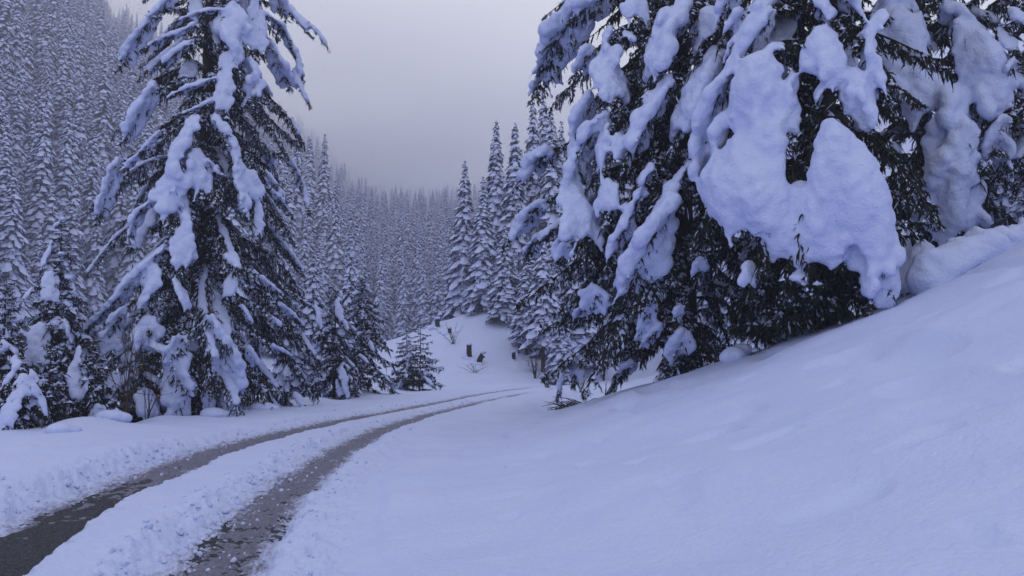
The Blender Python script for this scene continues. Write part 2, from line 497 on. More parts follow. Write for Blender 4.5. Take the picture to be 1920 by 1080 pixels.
def bough_geo(spine, width, r, dens=1.0, dust=.3, tw=.018, hang=.5):
    """wood + needles along a spine; width = half spread of the side twigs"""
    g = Geo()
    S, L = resample(spine, 16)
    rad = np.linspace(.012 + L * .008, .005, 16)
    V, F = tube(S, rad, 4); g.add(V, F, 1)
    n2 = max(6, int(L / .11 * dens))
    t = np.sort(r.uniform(.12, 1, n2 * 2)) * 15
    i = np.clip(t.astype(int), 0, 14); f = (t - i)[:, None]
    P = S[i] * (1 - f) + S[i + 1] * f
    T = unit(S[i + 1] - S[i])
    up = np.array([0, 0, 1.0])
    B = unit(np.cross(T, up) + 1e-4)
    side = np.where(np.arange(n2 * 2) % 2 == 0, 1, -1)[:, None]
    tt = t / 15
    prof = np.clip(.35 + 1.5 * tt - 1.6 * tt ** 2, .12, 1)
    ln = width * prof * r.uniform(.65, 1.2, n2 * 2)
    D = unit(B * side * .85 + T * .65 - up * .18 + .2 * r.normal(size=(n2 * 2, 3)))
    # side twigs as curved chains of 3 twigs
    P0 = P.copy(); D0 = D.copy()
    allP, allD, allL = [], [], []
    nseg = 3
    for k in range(nseg):
        seg = ln / nseg
        allP.append(P0.copy()); allD.append(D0.copy()); allL.append(seg * 1.15)
        # pendulous twiglets
        for q in range(2 if dens > .8 else 1):
            u = r.uniform(0, 1, len(P0))[:, None]
            hd = unit(D0 * r.uniform(.15, .9, len(P0))[:, None] + .45 * r.normal(size=P0.shape) - up * hang)
            allP.append(P0 + D0 * seg[:, None] * u); allD.append(hd); allL.append(np.clip(seg * r.uniform(.7, 1.5, len(P0)), .06, .35))
        P0 = P0 + D0 * seg[:, None]
        D0 = unit(D0 - up * .28)
    # twiglets right at the spine
    n3 = n2
    t3 = r.uniform(.15, 1, n3) * 15; i3 = np.clip(t3.astype(int), 0, 14); f3 = (t3 - i3)[:, None]
    allP.append(S[i3] * (1 - f3) + S[i3 + 1] * f3)
    allD.append(unit(unit(S[i3 + 1] - S[i3]) * .6 - up * hang + .5 * r.normal(size=(n3, 3)))); allL.append(r.uniform(.1, .3, n3))
    P = np.concatenate(allP); D = np.concatenate(allD); Ln = np.concatenate(allL)
    twigs(g, P, D, Ln, np.full(len(P), tw) * r.uniform(.7, 1.4, len(P)), r, 5, dust)
    return g, S, L

WORKSHOP = bpy.data.scenes.new('workshop')          # empty side scene where drifts are fused; removed at the end
class Blobs:
    """flattened lumps that are fused into drifts of snow"""
    def __init__(s): s.c = []; s.a = []
    def add(s, c, T, rt, rb, rn):
        c = np.atleast_2d(c); n = len(c)
        T = unit(np.broadcast_to(T, (n, 3)).astype(float))
        up = np.array([0, 0, 1.0])
        B = unit(np.cross(T, up) + np.array([1e-4, 2e-4, 0])); N = np.cross(B, T)
        f = lambda a: np.broadcast_to(np.asarray(a, float), (n,))[:, None]
        s.c.append(c); s.a.append(np.stack([T * f(rt), B * f(rb), N * f(rn)], 1))
    def mesh(s, name, voxel, smooth=3, lump=.05, lscale=.22):
        C = np.concatenate(s.c); A = np.concatenate(s.a)
        V = C[:, None] + np.einsum('vk,nkd->nvd', ICO_V, A)
        n, k = V.shape[:2]
        F = (np.arange(n) * k)[:, None, None] + ICO_F[None]
        me = mesh_from(name, V.reshape(-1, 3), [F.reshape(-1, 3)], [])
        o = bpy.data.objects.new(name, me); WORKSHOP.collection.objects.link(o)
        md = o.modifiers.new('r', 'REMESH'); md.mode = 'VOXEL'; md.voxel_size = voxel; md.use_smooth_shade = True
        sm = o.modifiers.new('s', 'SMOOTH'); sm.iterations = smooth; sm.factor = .5
        WORKSHOP.view_layers[0].update(); dg = WORKSHOP.view_layers[0].depsgraph
        ev = o.evaluated_get(dg)
        m2 = bpy.data.meshes.new_from_object(ev)
        nv = len(m2.vertices); co = np.empty(nv * 3, np.float32); m2.vertices.foreach_get('co', co); co = co.reshape(-1, 3).astype(float)
        no = np.empty(nv * 3, np.float32); m2.vertices.foreach_get('normal', no); no = no.reshape(-1, 3)
        nf = len(m2.polygons); li = np.empty(len(m2.loops), np.int32); m2.loops.foreach_get('vertex_index', li)
        bpy.data.objects.remove(o); bpy.data.meshes.remove(me)
        Q = li.reshape(-1, 4) if len(li) == nf * 4 else None
        bpy.data.meshes.remove(m2)
        f7 = 14.0; co = co + no * (.35 * lump * vnoise(co[:, 0] * f7, co[:, 1] * f7, co[:, 2] * f7))[:, None]
        nz = vnoise(co[:, 0] / lscale, co[:, 1] / lscale, co[:, 2] / lscale) + .5 * vnoise(co[:, 0] / lscale * 2.3, co[:, 1] / lscale * 2.3, co[:, 2] / lscale * 2.3 + 9)
        co = co + no * (nz * lump)[:, None]
        return co, Q

def islands(nv, Q):
    lab = np.arange(nv)
    E = np.concatenate([Q[:, [0, 1]], Q[:, [1, 2]], Q[:, [2, 3]], Q[:, [3, 0]]])
    while True:
        m = np.minimum(lab[E[:, 0]], lab[E[:, 1]])
        new = lab.copy()
        np.minimum.at(new, E[:, 0], m); np.minimum.at(new, E[:, 1], m)
        new = new[new]; new = new[new]
        if np.array_equal(new, lab): return lab
        lab = new

def link_snow(root, co, Q, origin, most=40, minfaces=60):
    """each separate lump of snow becomes a part; the crumbs stay together"""
    co = co - origin
    lab = islands(len(co), Q)
    fl = lab[Q[:, 0]]
    ids, cnt = np.unique(fl, return_counts=True)
    order = np.argsort(-cnt)
    big = [ids[k] for k in order[:most] if cnt[k] >= minfaces]
    used = np.zeros(len(Q), bool)
    def part(sel, name, kind=None):
        q = Q[sel]; u, inv = np.unique(q, return_inverse=True)
        o = link(name, mesh_from(name, co[u], [inv.reshape(-1, 4)], [M_SNOW]), root)
        if kind: o['kind'] = kind
    for b in big:
        sel = fl == b; used |= sel; part(sel, 'snow_load')
    if (~used).any(): part(~used, 'snow_crumbs', 'stuff')

def lobe_blobs(bl, S, w, r, fingers=True, thick=.5):
    """a long ragged pillow of snow over a drooping spine S with width w, with fingers along the side twigs"""
    seg = np.diff(S, axis=0); L = np.linalg.norm(seg, axis=1).sum()
    up = np.array([0, 0, 1.0])
    def frame(t):
        x = t * (len(S) - 1); i = np.clip(x.astype(int), 0, len(S) - 2); f = (x - i)[:, None]
        P = S[i] * (1 - f) + S[i + 1] * f; T = unit(S[i + 1] - S[i])
        B = unit(np.cross(T, up) + 1e-4)
        return P, T, B, np.cross(B, T)
    n = max(4, int(L / (.12 * w)) + 2)
    t = np.linspace(0, 1, n); P, T, B, N = frame(t)
    ph = r.uniform(0, 50)
    prof = np.clip(.5 + 1.5 * t - 1.3 * t * t, .35, 1) * (1 + .28 * vnoise(t * L / w * 1.6 + ph, t * 0))
    for k in range(7):
        s = (k - 3) / 6 + r.uniform(-.07, .07, n)
        c = P + B * (s * w * prof * .85)[:, None] - up * (.48 * w * s * s)[:, None] + N * (.07 * w * (1 - 2 * np.abs(s)) + .05 * w * vnoise(t * L / w * 2.2 + ph, s * 3 + 5))[:, None]
        c = c + r.normal(size=c.shape) * .03 * w
        rr = np.clip(.165 * w * prof * r.uniform(.7, 1.25, n), .035, .3)
        keep = r.random(n) > .45 * np.abs(s) * 2 * (.4 + .6 * t)
        if keep.any(): bl.add(c[keep], T[keep], rr[keep] * 1.25, rr[keep], rr[keep] * (.35 + thick))
    if fingers:
        m = max(6, int(L / (.10 * w + .03)))
        t = np.clip(r.uniform(.1, 1.02, m), 0, 1); P, T, B, N = frame(t)
        sd = r.choice([-1, 1], m)[:, None]
        d = unit(B * sd * r.uniform(.4, 1, m)[:, None] + T * r.uniform(.3, 1, m)[:, None] - up * .25)
        ln = w * r.uniform(.4, .82, m)
        q = P + d * (ln * .3)[:, None]
        r0 = np.clip(.105 * w * r.uniform(.7, 1.3, m), .026, .075)
        for k in range(4):
            rr = r0 * (1 - .16 * k)
            bl.add(q, d, rr * 1.5, rr, rr * .8)
            d = unit(d - up * .22); q = q + d * (ln * .24)[:, None]

def inside(poly, P):
    poly = np.asarray(poly, float); x, y = P[:, 0], P[:, 1]
    c = np.zeros(len(P), bool); j = len(poly) - 1; dmin = np.full(len(P), 1e9)
    for i in range(len(poly)):
        xi, yi = poly[i]; xj, yj = poly[j]
        c ^= ((yi > y) != (yj > y)) & (x < (xj - xi) * (y - yi) / (yj - yi + 1e-9) + xi)
        e = np.array([xj - xi, yj - yi]); q = np.clip(((x - xi) * e[0] + (y - yi) * e[1]) / (e @ e + 1e-9), 0, 1)
        dmin = np.minimum(dmin, np.hypot(x - xi - q * e[0], y - yi - q * e[1])); j = i
    return c, dmin

MATS_BOUGH = [M_NEEDLE, M_BARK, M_SNOW]

class Spruce:
    def __init__(s, name, label, base, H, Rb, p=.5, seed=1, low=.06, trunk_r=None, lean=(0, 0), group=None, bot=.72):
        s.bot = bot
        s.r = np.random.default_rng(seed)
        s.base = np.array(base, float); s.H, s.Rb, s.p, s.low = H, Rb, p, low
        s.lean = np.array(lean, float)
        s.root = thing(name, label, 'tree', tuple(base), group)
        s.bl = Blobs(); s.nb = 0
        tr = trunk_r or H * .011
        zz = np.linspace(-.4, H, 14)
        P = np.stack([s.lean[0] * zz + .02 * np.sin(zz), s.lean[1] * zz, zz], 1)
        R = tr * np.clip(1 - zz / H, .03, 1) ** .8; R[0] *= 1.35
        V, F = tube(P, R, 10)
        link('trunk', mesh_from('trunk', V, [F], [M_BARK]), s.root)
    def R(s, z):
        h = np.clip(z / s.H, 0, 1)
        return s.Rb * (1 - h) ** s.p * np.clip(s.bot + h / .14 * (1 - s.bot), 0, 1)
    def axis(s, z):
        return s.base + np.array([s.lean[0] * z, s.lean[1] * z, z])
    def hit(s, u, v, k=.92):
        """first point of the crown's surface on the line of sight"""
        d = ray(u, v)
        y = np.arange(s.base[1] - s.Rb * 1.1, s.base[1] + .3, .04)
        p = CAM + d * y[:, None]; z = p[:, 2] - s.base[2]
        q = np.hypot(p[:, 0] - s.base[0] - s.lean[0] * z, p[:, 1] - s.base[1] - s.lean[1] * z)
        ok = q < s.R(np.maximum(z, 0)) * k
        return p[int(np.argmax(ok))] if ok.any() else p[int(np.argmin(q))]
    def bough(s, spine, width, **kw):
        g, S, L = bough_geo(np.asarray(spine) - s.base, width, s.r, **kw)
        link('bough', g.mesh('bough', MATS_BOUGH, False), s.root)
        s.nb += 1
        return S + s.base, L
    def lobe(s, pts, w, k=.92, snow=True, foliage=1.6, dens=1.0, dust=.35, thick=.5, rise=.28, hang=.5):
        P = [s.hit(u, v, k) for u, v in pts]
        depth = np.linalg.norm(P[0] - CAM)
        wm = w / FPX * depth
        z = P[0][2] - s.base[2]
        hd = math.hypot(P[0][0] - s.axis(z)[0], P[0][1] - s.axis(z)[1])
        rootz = min(z + rise * hd, s.H * .97)
        a = s.axis(rootz)
        q = a * .45 + P[0] * .55 + np.array([0, 0, .10 * hd])
        if len(P) == 1: P.append(P[0] + np.array([0, 0, -.3]))
        last = P[-1] + unit(P[-1] - P[-2]) * (wm * .5 + .08)
        spine = [a, q] + P + [last]
        s.bough([p - np.array([0, 0, .05 * wm]) for p in spine], max(.28, wm * foliage * .62), dens=dens, dust=dust, hang=hang)
        if not snow: return
        S, L = resample(P, max(6, 4 * len(P)))
        lobe_blobs(s.bl, S, wm, s.r, thick=thick)
    def blanket(s, poly, k=.97, step=8, puff=.30, r0=.095):
        """a sheet of snow draped over the crown's surface inside an outline"""
        poly = np.asarray(poly, float)
        lo, hi = poly.min(0), poly.max(0)
        gx, gy = np.meshgrid(np.arange(lo[0], hi[0], step), np.arange(lo[1], hi[1], step))
        P = np.stack([gx.ravel(), gy.ravel()], 1) + s.r.uniform(-.45, .45, (gx.size, 2)) * step
        c, d = inside(poly, P); P, d = P[c], d[c]
        for (u, v), e in zip(P, d):
            p = s.hit(u, v, k); q = s.hit(u, v + 8, k)
            z = p[2] - s.base[2]; a = s.axis(z)
            nrm = unit(np.array([p[0] - a[0], p[1] - a[1], .35 * math.hypot(p[0] - a[0], p[1] - a[1])]))
            m = e / FPX * p[1]
            fold = float(vnoise(np.array([u / 34.0]), np.array([v / 130.0]))[0]) * 1.0 + float(vnoise(np.array([u / 60.0 + 7]), np.array([v / 60.0]))[0]) * .6
            off = puff * min(1, m / .36) * (.80 + .5 * fold)
            rr = r0 * s.r.uniform(.75, 1.2) * (.55 + .45 * min(1, m / .15))
            s.bl.add(p + nrm * (off - .05), q - p + nrm * 0, rr * 1.3, rr * 1.1, rr)
    def fill(s, n, zlo, zhi, length=1.0, load=.3, dust=.3, dens=1.0, width=.45, droop=.45, snow_w=.3, front_load=None, az=None, tw=.018, upturn=.1, hang=.5):
        r = s.r
        zs = np.sort(zlo + (zhi - zlo) * (np.arange(n) + r.uniform(0, 1, n)) / n)
        up = np.array([0, 0, 1.0])
        # a handful of boughs of this habit, reused at other heights and bearings
        Lref = max(.3, float(np.mean(s.R(zs))) * length)
        kinds = []
        for k in range(min(n, 6 if n > 20 else 4)):
            dr = droop * r.uniform(.7, 1.3); h = np.array([1.0, 0, 0])
            pts = [np.zeros(3), h * Lref * .35 + up * Lref * .06, h * Lref * .7 - up * Lref * dr * .45, h * Lref - up * Lref * (dr - upturn)]
            for q in pts[1:]: q += r.normal(size=3) * .05 * Lref
            g, S, LL = bough_geo(pts, width * min(1, Lref / 1.6 + .15), r, dens=dens, dust=dust, tw=tw, hang=hang)
            kinds.append((g.mesh('bough', MATS_BOUGH, False), S))
        for k, z in enumerate(zs):
            a = k * 2.39996 + r.uniform(-.5, .5)
            if az is not None: a = r.uniform(*az)
            L = max(.12, .3 * Lref, s.R(z) * length * r.uniform(.78, 1.12))
            me, S0 = kinds[int(r.integers(0, len(kinds)))]
            sc = L / Lref
            h = np.array([cos(a), sin(a), 0])
            ob = link('bough', me, s.root, tuple(s.axis(z) - s.base))
            ob.rotation_euler = (0, 0, a); ob.scale = (sc, sc * max(1, .8 / sc) ** .5, sc)
            s.nb += 1
            S = S0 * sc
            S = s.axis(z) + np.stack([S[:, 0] * cos(a) - S[:, 1] * sin(a), S[:, 0] * sin(a) + S[:, 1] * cos(a), S[:, 2]], 1)
            ld = load
            if front_load is not None and h[1] < .25: ld = front_load
            if r.random() < ld:
                t0 = r.uniform(.2, .55); i0 = int(t0 * 15); i1 = min(15, i0 + int(r.uniform(.3, .6) * 15) + 2)
                lobe_blobs(s.bl, S[i0:i1 + 1] + np.array([0, 0, .07]), snow_w * r.uniform(.7, 1.5) * min(1, L / 1.2 + .3), r)
    def finish(s, voxel=.045, lump=.03, most=40, smooth=3):
        if s.bl.c:
            co, Q = s.bl.mesh('snow', voxel, smooth, lump)
            link_snow(s.root, co, Q, s.base, most)

# ------------------------------------------------------------------ hero spruce left of the road
def build_left_hero():
    y = 20.6; b = at(365, 790, y); b[2] = gz(b[0], y) - .1
    t = Spruce('spruce_tree', 'tall old spruce left of the road with drooping snow-laden boughs and bare dark trunk gap', b, 19.5, 3.25, .5, 11, trunk_r=.24)
    h = lambda pts: [(a * .5, c * .5) for a, c in pts]
    z2 = lambda pts: [(a * .4444, 380 + c * .4444) for a, c in pts]
    A = [([(600,30),(540,110),(500,170),(470,220)],50), ([(730,90),(620,140),(560,170)],35), ([(830,30),(740,45),(660,80)],26),
         ([(880,20),(870,120),(890,220)],88), ([(850,200),(840,300),(840,400)],46), ([(950,-40),(960,60),(960,180)],52),
         ([(980,40),(1050,90),(1110,200),(1130,270)],36), ([(930,220),(960,290),(950,350)],72), ([(1010,150),(1050,250),(1080,310)],50),
         ([(720,150),(660,190),(620,230)],40), ([(810,290),(720,320),(650,350)],36), ([(800,370),(740,400),(690,420)],26),
         ([(580,320),(530,410),(490,480)],60), ([(600,490),(530,570),(480,620)],30), ([(450,590),(410,700),(380,790)],46),
         ([(730,440),(700,520),(660,600),(640,680),(640,780)],92), ([(740,560),(750,650),(750,690)],72), ([(800,440),(870,520),(890,600),(900,700),(920,770)],82),
         ([(940,640),(940,740)],70), ([(780,600),(820,640)],40), ([(700,800),(690,880),(680,970)],56), ([(580,740),(510,800),(490,880)],46),
         ([(970,760),(970,880)],30), ([(620,920),(540,1000),(450,1080)],46), ([(590,1000),(580,1070)],52), ([(1000,640),(1060,740)],26),
         ([(1020,710),(1080,790)],26), ([(1090,600),(1135,690),(1155,770)],30), ([(1100,260),(1150,370)],30), ([(1095,440),(1120,500)],26),
         ([(1130,70),(1190,110),(1220,160)],30), ([(1060,-20),(1110,60),(1150,110)],34), ([(700,-60),(640,-10),(590,30)],40), ([(900,-80),(880,-30)],60),
         ([(1000,-90),(1040,-20),(1060,40)],46)]
    for p, w in A: t.lobe(h(p), w * .5 * 1.32, dens=.95, dust=.5, foliage=1.15)
    Bz = [([(690,180),(600,270),(540,350),(480,420),(400,500)],46), ([(640,260),(630,350),(600,430)],70), ([(780,60),(770,150),(770,240)],70),
          ([(740,320),(770,380),(790,440)],50), ([(520,440),(470,530),(470,620)],72), ([(620,480),(620,560),(600,600)],72), ([(760,560),(740,650),(760,800),(750,880)],86),
          ([(640,600),(720,620)],50), ([(890,480),(930,580),(960,690),(980,800),(970,880)],92), ([(980,300),(960,380)],50), ([(1020,430),(1060,500)],40),
          ([(1050,610),(1080,680)],50), ([(1100,310),(1180,380)],26), ([(1180,420),(1270,510)],26), ([(870,780),(880,860)],46), ([(950,220),(1020,330)],32),
          ([(1330,430),(1355,530)],30), ([(1150,600),(1220,640)],34), ([(1240,800),(1280,850)],50), ([(1150,480),(1170,520)],30), ([(1280,560),(1330,640)],26)]
    for p, w in Bz: t.lobe(z2(p), w * .4444 * 1.32, dens=.95, dust=.5, foliage=1.15)
    t.fill(96, .5, 15.5, .97, load=.7, front_load=.85, dust=.85, dens=.85, width=.55, droop=.75, snow_w=.27, hang=.9)
    t.fill(46, .3, 13, .68, load=0, dust=.05, dens=.9, width=.6, droop=.6, hang=.9)
    # right flank, dark hanging curtains with little snow
    t.fill(34, .6, 12.5, 1.02, load=.4, dust=.45, dens=1.0, width=.6, droop=.9, snow_w=.22, az=(-1.2, .7), hang=1.0)
    t.fill(10, 15.5, 19.3, 1.0, load=.5, dust=.3, dens=.8, width=.35, snow_w=.25)
    t.finish(.042, .032, 60, smooth=2)
build_left_hero()

# ------------------------------------------------------------------ snowbound spruces on the right bank
def build_right():
    z5 = lambda pts: [(940 + a * .4444, c * .4444) for a, c in pts]
    z6 = lambda pts: [(1380 + a * .4444, c * .4444) for a, c in pts]
    z7 = lambda pts: [(1000 + a * .479, 380 + c * .479) for a, c in pts]
    # the wide one nearer the road
    y = 16.2; x = (1285 - 960) / FPX * y
    t = Spruce('spruce_tree', 'broad spruce hanging over the roadside, many separate rounded snow pillows, dark skirts below', (x, y, gz(x, y) - .1), 19, 3.7, .42, 21, trunk_r=.25, bot=.42)
    L2 = [(z5([(330,-10),(290,90),(220,200),(170,330)]),58), (z5([(460,120),(430,280),(480,390)]),46), (z5([(780,20),(700,150),(650,280)]),72),
          (z5([(880,40),(850,170)]),44), (z5([(720,330),(640,430),(560,600)]),64), (z5([(920,220),(840,330),(760,520)]),74), (z5([(430,490),(340,620),(300,760)]),56),
          (z5([(440,520),(420,680)]),52), (z5([(300,780),(340,880),(350,980)]),64), (z5([(190,640),(150,660),(90,740)]),42), (z5([(170,850),(110,920),(40,1000)]),30),
          (z5([(600,790),(540,900),(470,1060)]),46), (z5([(720,780),(680,900),(620,1040),(560,1180)]),70), (z5([(450,770),(440,880)]),38), (z5([(530,860),(510,930)]),30),
          (z5([(420,-20),(360,30)]),50), (z5([(560,-10),(570,60)]),40), (z5([(700,40),(660,100)]),36), (z5([(520,140),(560,160)]),26), (z5([(380,200),(330,280)]),30),
          (z5([(380,400),(320,560),(300,640)]),40), (z5([(640,700),(590,760)]),34), (z5([(800,690),(740,750)]),30), (z5([(500,560),(510,660)]),34), (z5([(150,1000),(120,1060)]),28), (z5([(260,980),(240,1060)]),26),
          (z7([(230,320),(250,420)]),36), (z7([(470,380),(420,520)]),26), (z7([(500,470),(430,560)]),22), (z7([(590,500),(570,590)]),36), (z7([(200,400),(180,440)]),22),
          (z7([(150,590),(120,640),(105,710)]),30), (z7([(180,620),(170,660)]),30), (z7([(660,220),(650,260)]),32), (z7([(380,620),(350,670)]),24), (z7([(360,270),(330,330)]),26), (z7([(580,400),(570,430)]),24),
          (z7([(130,160),(120,200)]),26)]
    for p, w in L2: t.lobe(p, w * 1.34, dens=1.0, dust=.4, foliage=1.3)
    t.fill(60, .55, 15, .95, load=.35, front_load=.35, dust=.6, dens=.9, width=.6, droop=.7, snow_w=.32, hang=.8)
    t.fill(44, .4, 12, .7, load=0, dust=.05, dens=.9, width=.6, droop=.55, hang=.8)
    t.fill(26, .5, 4.0, .85, load=.06, dust=.5, dens=1.0, width=.55, droop=.55, snow_w=.2, az=(2.4, 5.2), hang=.7)
    t.fill(8, 15, 18.8, 1.0, load=.5, dens=.8, width=.35)
    t.finish(.041, .036, 60, smooth=2)

    # the one behind the giant blanket
    y = 13.6; x = (1560 - 960) / FPX * y
    t = Spruce('spruce_tree', 'spruce on the right bank wrapped in one giant smooth snow blanket over a black hollow', (x, y, gz(x, y) - .1), 19, 2.9, .38, 22, trunk_r=.24, low=.1, bot=.95)
    L1 = [(z5([(1100,40),(1030,230),(930,400),(870,560),(850,700)]),84), (z5([(1120,230),(1060,350),(1010,440)]),92), (z5([(1100,500),(1030,680),(920,860)]),150),
          (z6([(90,500),(110,700),(110,900)]),150), (z6([(220,700),(280,850),(300,1010)]),130), (z6([(380,480),(480,650),(560,850),(600,1030)]),118), (z6([(400,560),(400,760),(420,900)]),105),
          (z6([(360,120),(400,230),(420,330)]),66), (z6([(500,300),(520,420),(550,520)]),54), (z6([(240,310),(200,440),(230,540)]),46), (z6([(150,40),(60,180)]),60),
          (z6([(330,0),(390,60)]),60), (z6([(20,40),(-30,120)]),40), (z6([(540,150),(560,260),(600,330)]),70), (z7([(1040,60),(1040,140),(1020,210)]),110),
          (z7([(1330,-20),(1345,120),(1350,230),(1330,330)]),74), (z7([(840,230),(850,310)]),46), (z7([(1020,290),(1060,300)]),40), (z6([(120,420),(90,560)]),90), (z6([(620,50),(560,120)]),60), (z6([(-20,480),(-60,640)]),70),
          (z6([(440,-60),(500,20)]),60), (z5([(980,-60),(940,40)]),60), (z6([(370,360),(340,420)]),40), (z6([(130,200),(200,190)]),40), (z7([(1180,120),(1190,170)]),50)]
    for p, w in L1: t.lobe(p, w * 1.06, dens=1.0, dust=.2, thick=.55, foliage=1.0, snow=w < 100)
    t.fill(46, 1.6, 15, .84, load=.55, front_load=.05, dust=.25, dens=.9, width=.6, droop=.7, snow_w=.5, hang=.7)
    t.fill(46, .8, 12, .68, load=0, dust=.03, dens=.95, width=.6, droop=.5, hang=.7)
    t.fill(26, .7, 2.6, .62, load=.0, dust=.22, dens=1.0, width=.6, droop=.35, az=(2.6, 6.2), hang=.6)
    t.fill(22, 5.0, 11.5, .97, load=1.0, dust=.5, dens=.9, width=.5, droop=.7, snow_w=.42, az=(3.0, 5.6), hang=.7)
    t.fill(8, 15, 18.8, 1.0, load=.5, dens=.8, width=.35)
    for poly, k in (
        ([(1305,345),(1325,305),(1370,262),(1420,222),(1462,225),(1474,262),(1468,318),(1480,370),(1472,425),(1448,452),(1425,440),(1400,425),(1380,430),(1368,462),(1352,425),(1330,400)], 1.0),
        ([(1549,218),(1575,235),(1612,265),(1642,300),(1662,350),(1676,400),(1676,450),(1668,505),(1640,500),(1618,470),(1600,445),(1575,420),(1545,405),(1520,370),(1515,325),(1530,270)], 1.0),
        ([(1440,400),(1480,345),(1530,340),(1570,380),(1600,430),(1590,480),(1560,498),(1530,482),(1500,500),(1470,478),(1440,486),(1428,445)], .93),
        ([(1655,380),(1676,400),(1684,470),(1690,540),(1668,575),(1640,570),(1632,520),(1650,470)], .93),
        ([(1395,112),(1438,92),(1466,130),(1455,200),(1425,216),(1385,240),(1360,235),(1362,180)], 1.0),
        ([(1355,185),(1368,235),(1360,270),(1335,318),(1314,300),(1322,240)], .9),
        ([(1505,90),(1530,48),(1568,62),(1588,110),(1578,148),(1555,158),(1530,132),(1502,140)], .97),
        ([(1470,150),(1498,142),(1490,190),(1495,245),(1472,250),(1458,205)], .93),
        ([(1590,125),(1625,142),(1640,175),(1642,240),(1625,245),(1600,215),(1580,205),(1578,165)], .93)): t.blanket(poly, k=k)
    t.fill(30, .15, 1.3, .52, load=.0, dust=.10, dens=1.0, width=.6, droop=.15, az=(2.6, 6.6), hang=.6)
    t.finish(.040, .024, 60, smooth=3)

    # further up the bank
    y = 16.4; x = (1752 - 960) / FPX * y
    t = Spruce('spruce_tree', 'spruce high on the right bank, long white snow curtain beside its dark trunk', (x, y, gz(x, y) - .1), 18, 2.5, .42, 23, trunk_r=.2)
    L3 = [(z6([(620,50),(680,250),(760,420)]),92), (z6([(760,60),(800,180)]),52), (z6([(830,300),(920,470),(900,700),(900,930)]),88), (z6([(940,80),(1050,220),(1120,380)]),88),
          (z6([(1000,300),(1040,480)]),70), (z6([(880,20),(960,80)]),50), (z6([(680,-40),(700,40)]),70), (z6([(960,560),(1000,680)]),50), (z6([(720,420),(760,520)]),46), (z6([(980,700),(960,800)]),44),
          (z6([(860,560),(870,640)]),70), (z6([(660,600),(690,640)]),26), (z6([(790,860),(810,940)]),40), (z6([(1000,880),(1030,940)]),40), (z6([(1060,330),(1150,340)]),60), (z6([(640,260),(700,350)]),70)]
    for p, w in L3: t.lobe(p, w * 1.08, dens=.9, dust=.25, thick=.55, foliage=1.1)
    t.fill(44, .9, 14, .84, load=.4, front_load=.3, dust=.32, dens=.85, width=.55, droop=.7, snow_w=.4, hang=.7)
    t.fill(34, .7, 12, .66, load=0, dust=.12, dens=.9, width=.55, droop=.5, hang=.7)
    for poly in (
        [(1600,60),(1640,15),(1700,15),(1735,60),(1745,110),(1760,150),(1810,170),(1815,210),(1790,215),(1760,200),(1725,220),(1710,250),(1700,220),(1680,180),(1640,150),(1615,110)],
        [(1762,150),(1820,170),(1815,220),(1840,250),(1820,300),(1835,340),(1815,360),(1810,430),(1762,465),(1752,350),(1765,280),(1770,220)],
        [(1785,30),(1850,60),(1890,110),(1905,150),(1900,190),(1870,220),(1850,230),(1830,180),(1800,150),(1790,110)]): t.blanket(poly, k=1.02)
    t.finish(.043, .024, 50, smooth=3)

    # at the right edge of the view
    y = 15.0; x = (1985 - 960) / FPX * y
    t = Spruce('spruce_tree', 'dark spruce cut by the right edge, fine twigs only dusted with snow', (x, y, gz(x, y) - .1), 17, 2.2, .45, 24, trunk_r=.18)
    for p, w in [(z6([(1130,490),(1080,640),(1060,700)]),40), (z6([(1180,250),(1140,300)]),30), (z6([(1100,560),(1130,660)]),40), (z6([(1160,40),(1215,90)]),30), (z6([(1110,120),(1170,200)]),34)]:
        t.lobe(p, w, dens=.9, dust=.5)
    t.fill(56, .9, 13, .95, load=.12, dust=.55, dens=.9, width=.5, droop=.6, snow_w=.22)
    t.fill(20, .9, 9, .98, load=.05, dust=.6, dens=1.0, width=.5, droop=.5, snow_w=.22, az=(2.4, 4.6))
    t.finish(.045, .03, 30)
build_right()

# ------------------------------------------------------------------ young spruces along the verge
def young(label, u, y, top_v, Rb, seed, n=34, load=.5, dust=.4, snow_w=.3, p=.85, lobes=(), droop=.45, name='young_spruce', dens=.75, sink=.1, upturn=.12, width=.4, top=True):
    x = (u - 960) / FPX * y
    z0 = gz(x, y) - sink
    H = at(u, top_v, y)[2] - z0
    t = Spruce(name, label, (x, y, z0), H, Rb, p, seed, trunk_r=.012 * H + .01)
    for pts, w in lobes: t.lobe(pts, w * .72, dens=.8, dust=dust, foliage=1.6)
    t.fill(n, .12 * H, H * .97, 1.0, load=load, dust=dust, dens=dens, width=width, droop=droop, snow_w=snow_w, tw=.017, upturn=upturn)
    t.fill(n // 2, .05 * H, H * .6, .6, load=0, dust=.05, dens=.8, width=width, droop=droop, tw=.02)
    if top: t.fill(max(10, n // 2), .5 * H, H * .985, 1.0, load=load * .8, dust=dust, dens=1.0, width=width, droop=droop, snow_w=snow_w * .7, tw=.02, upturn=upturn)
    t.finish(.04, .022, 20, smooth=2)
    return t

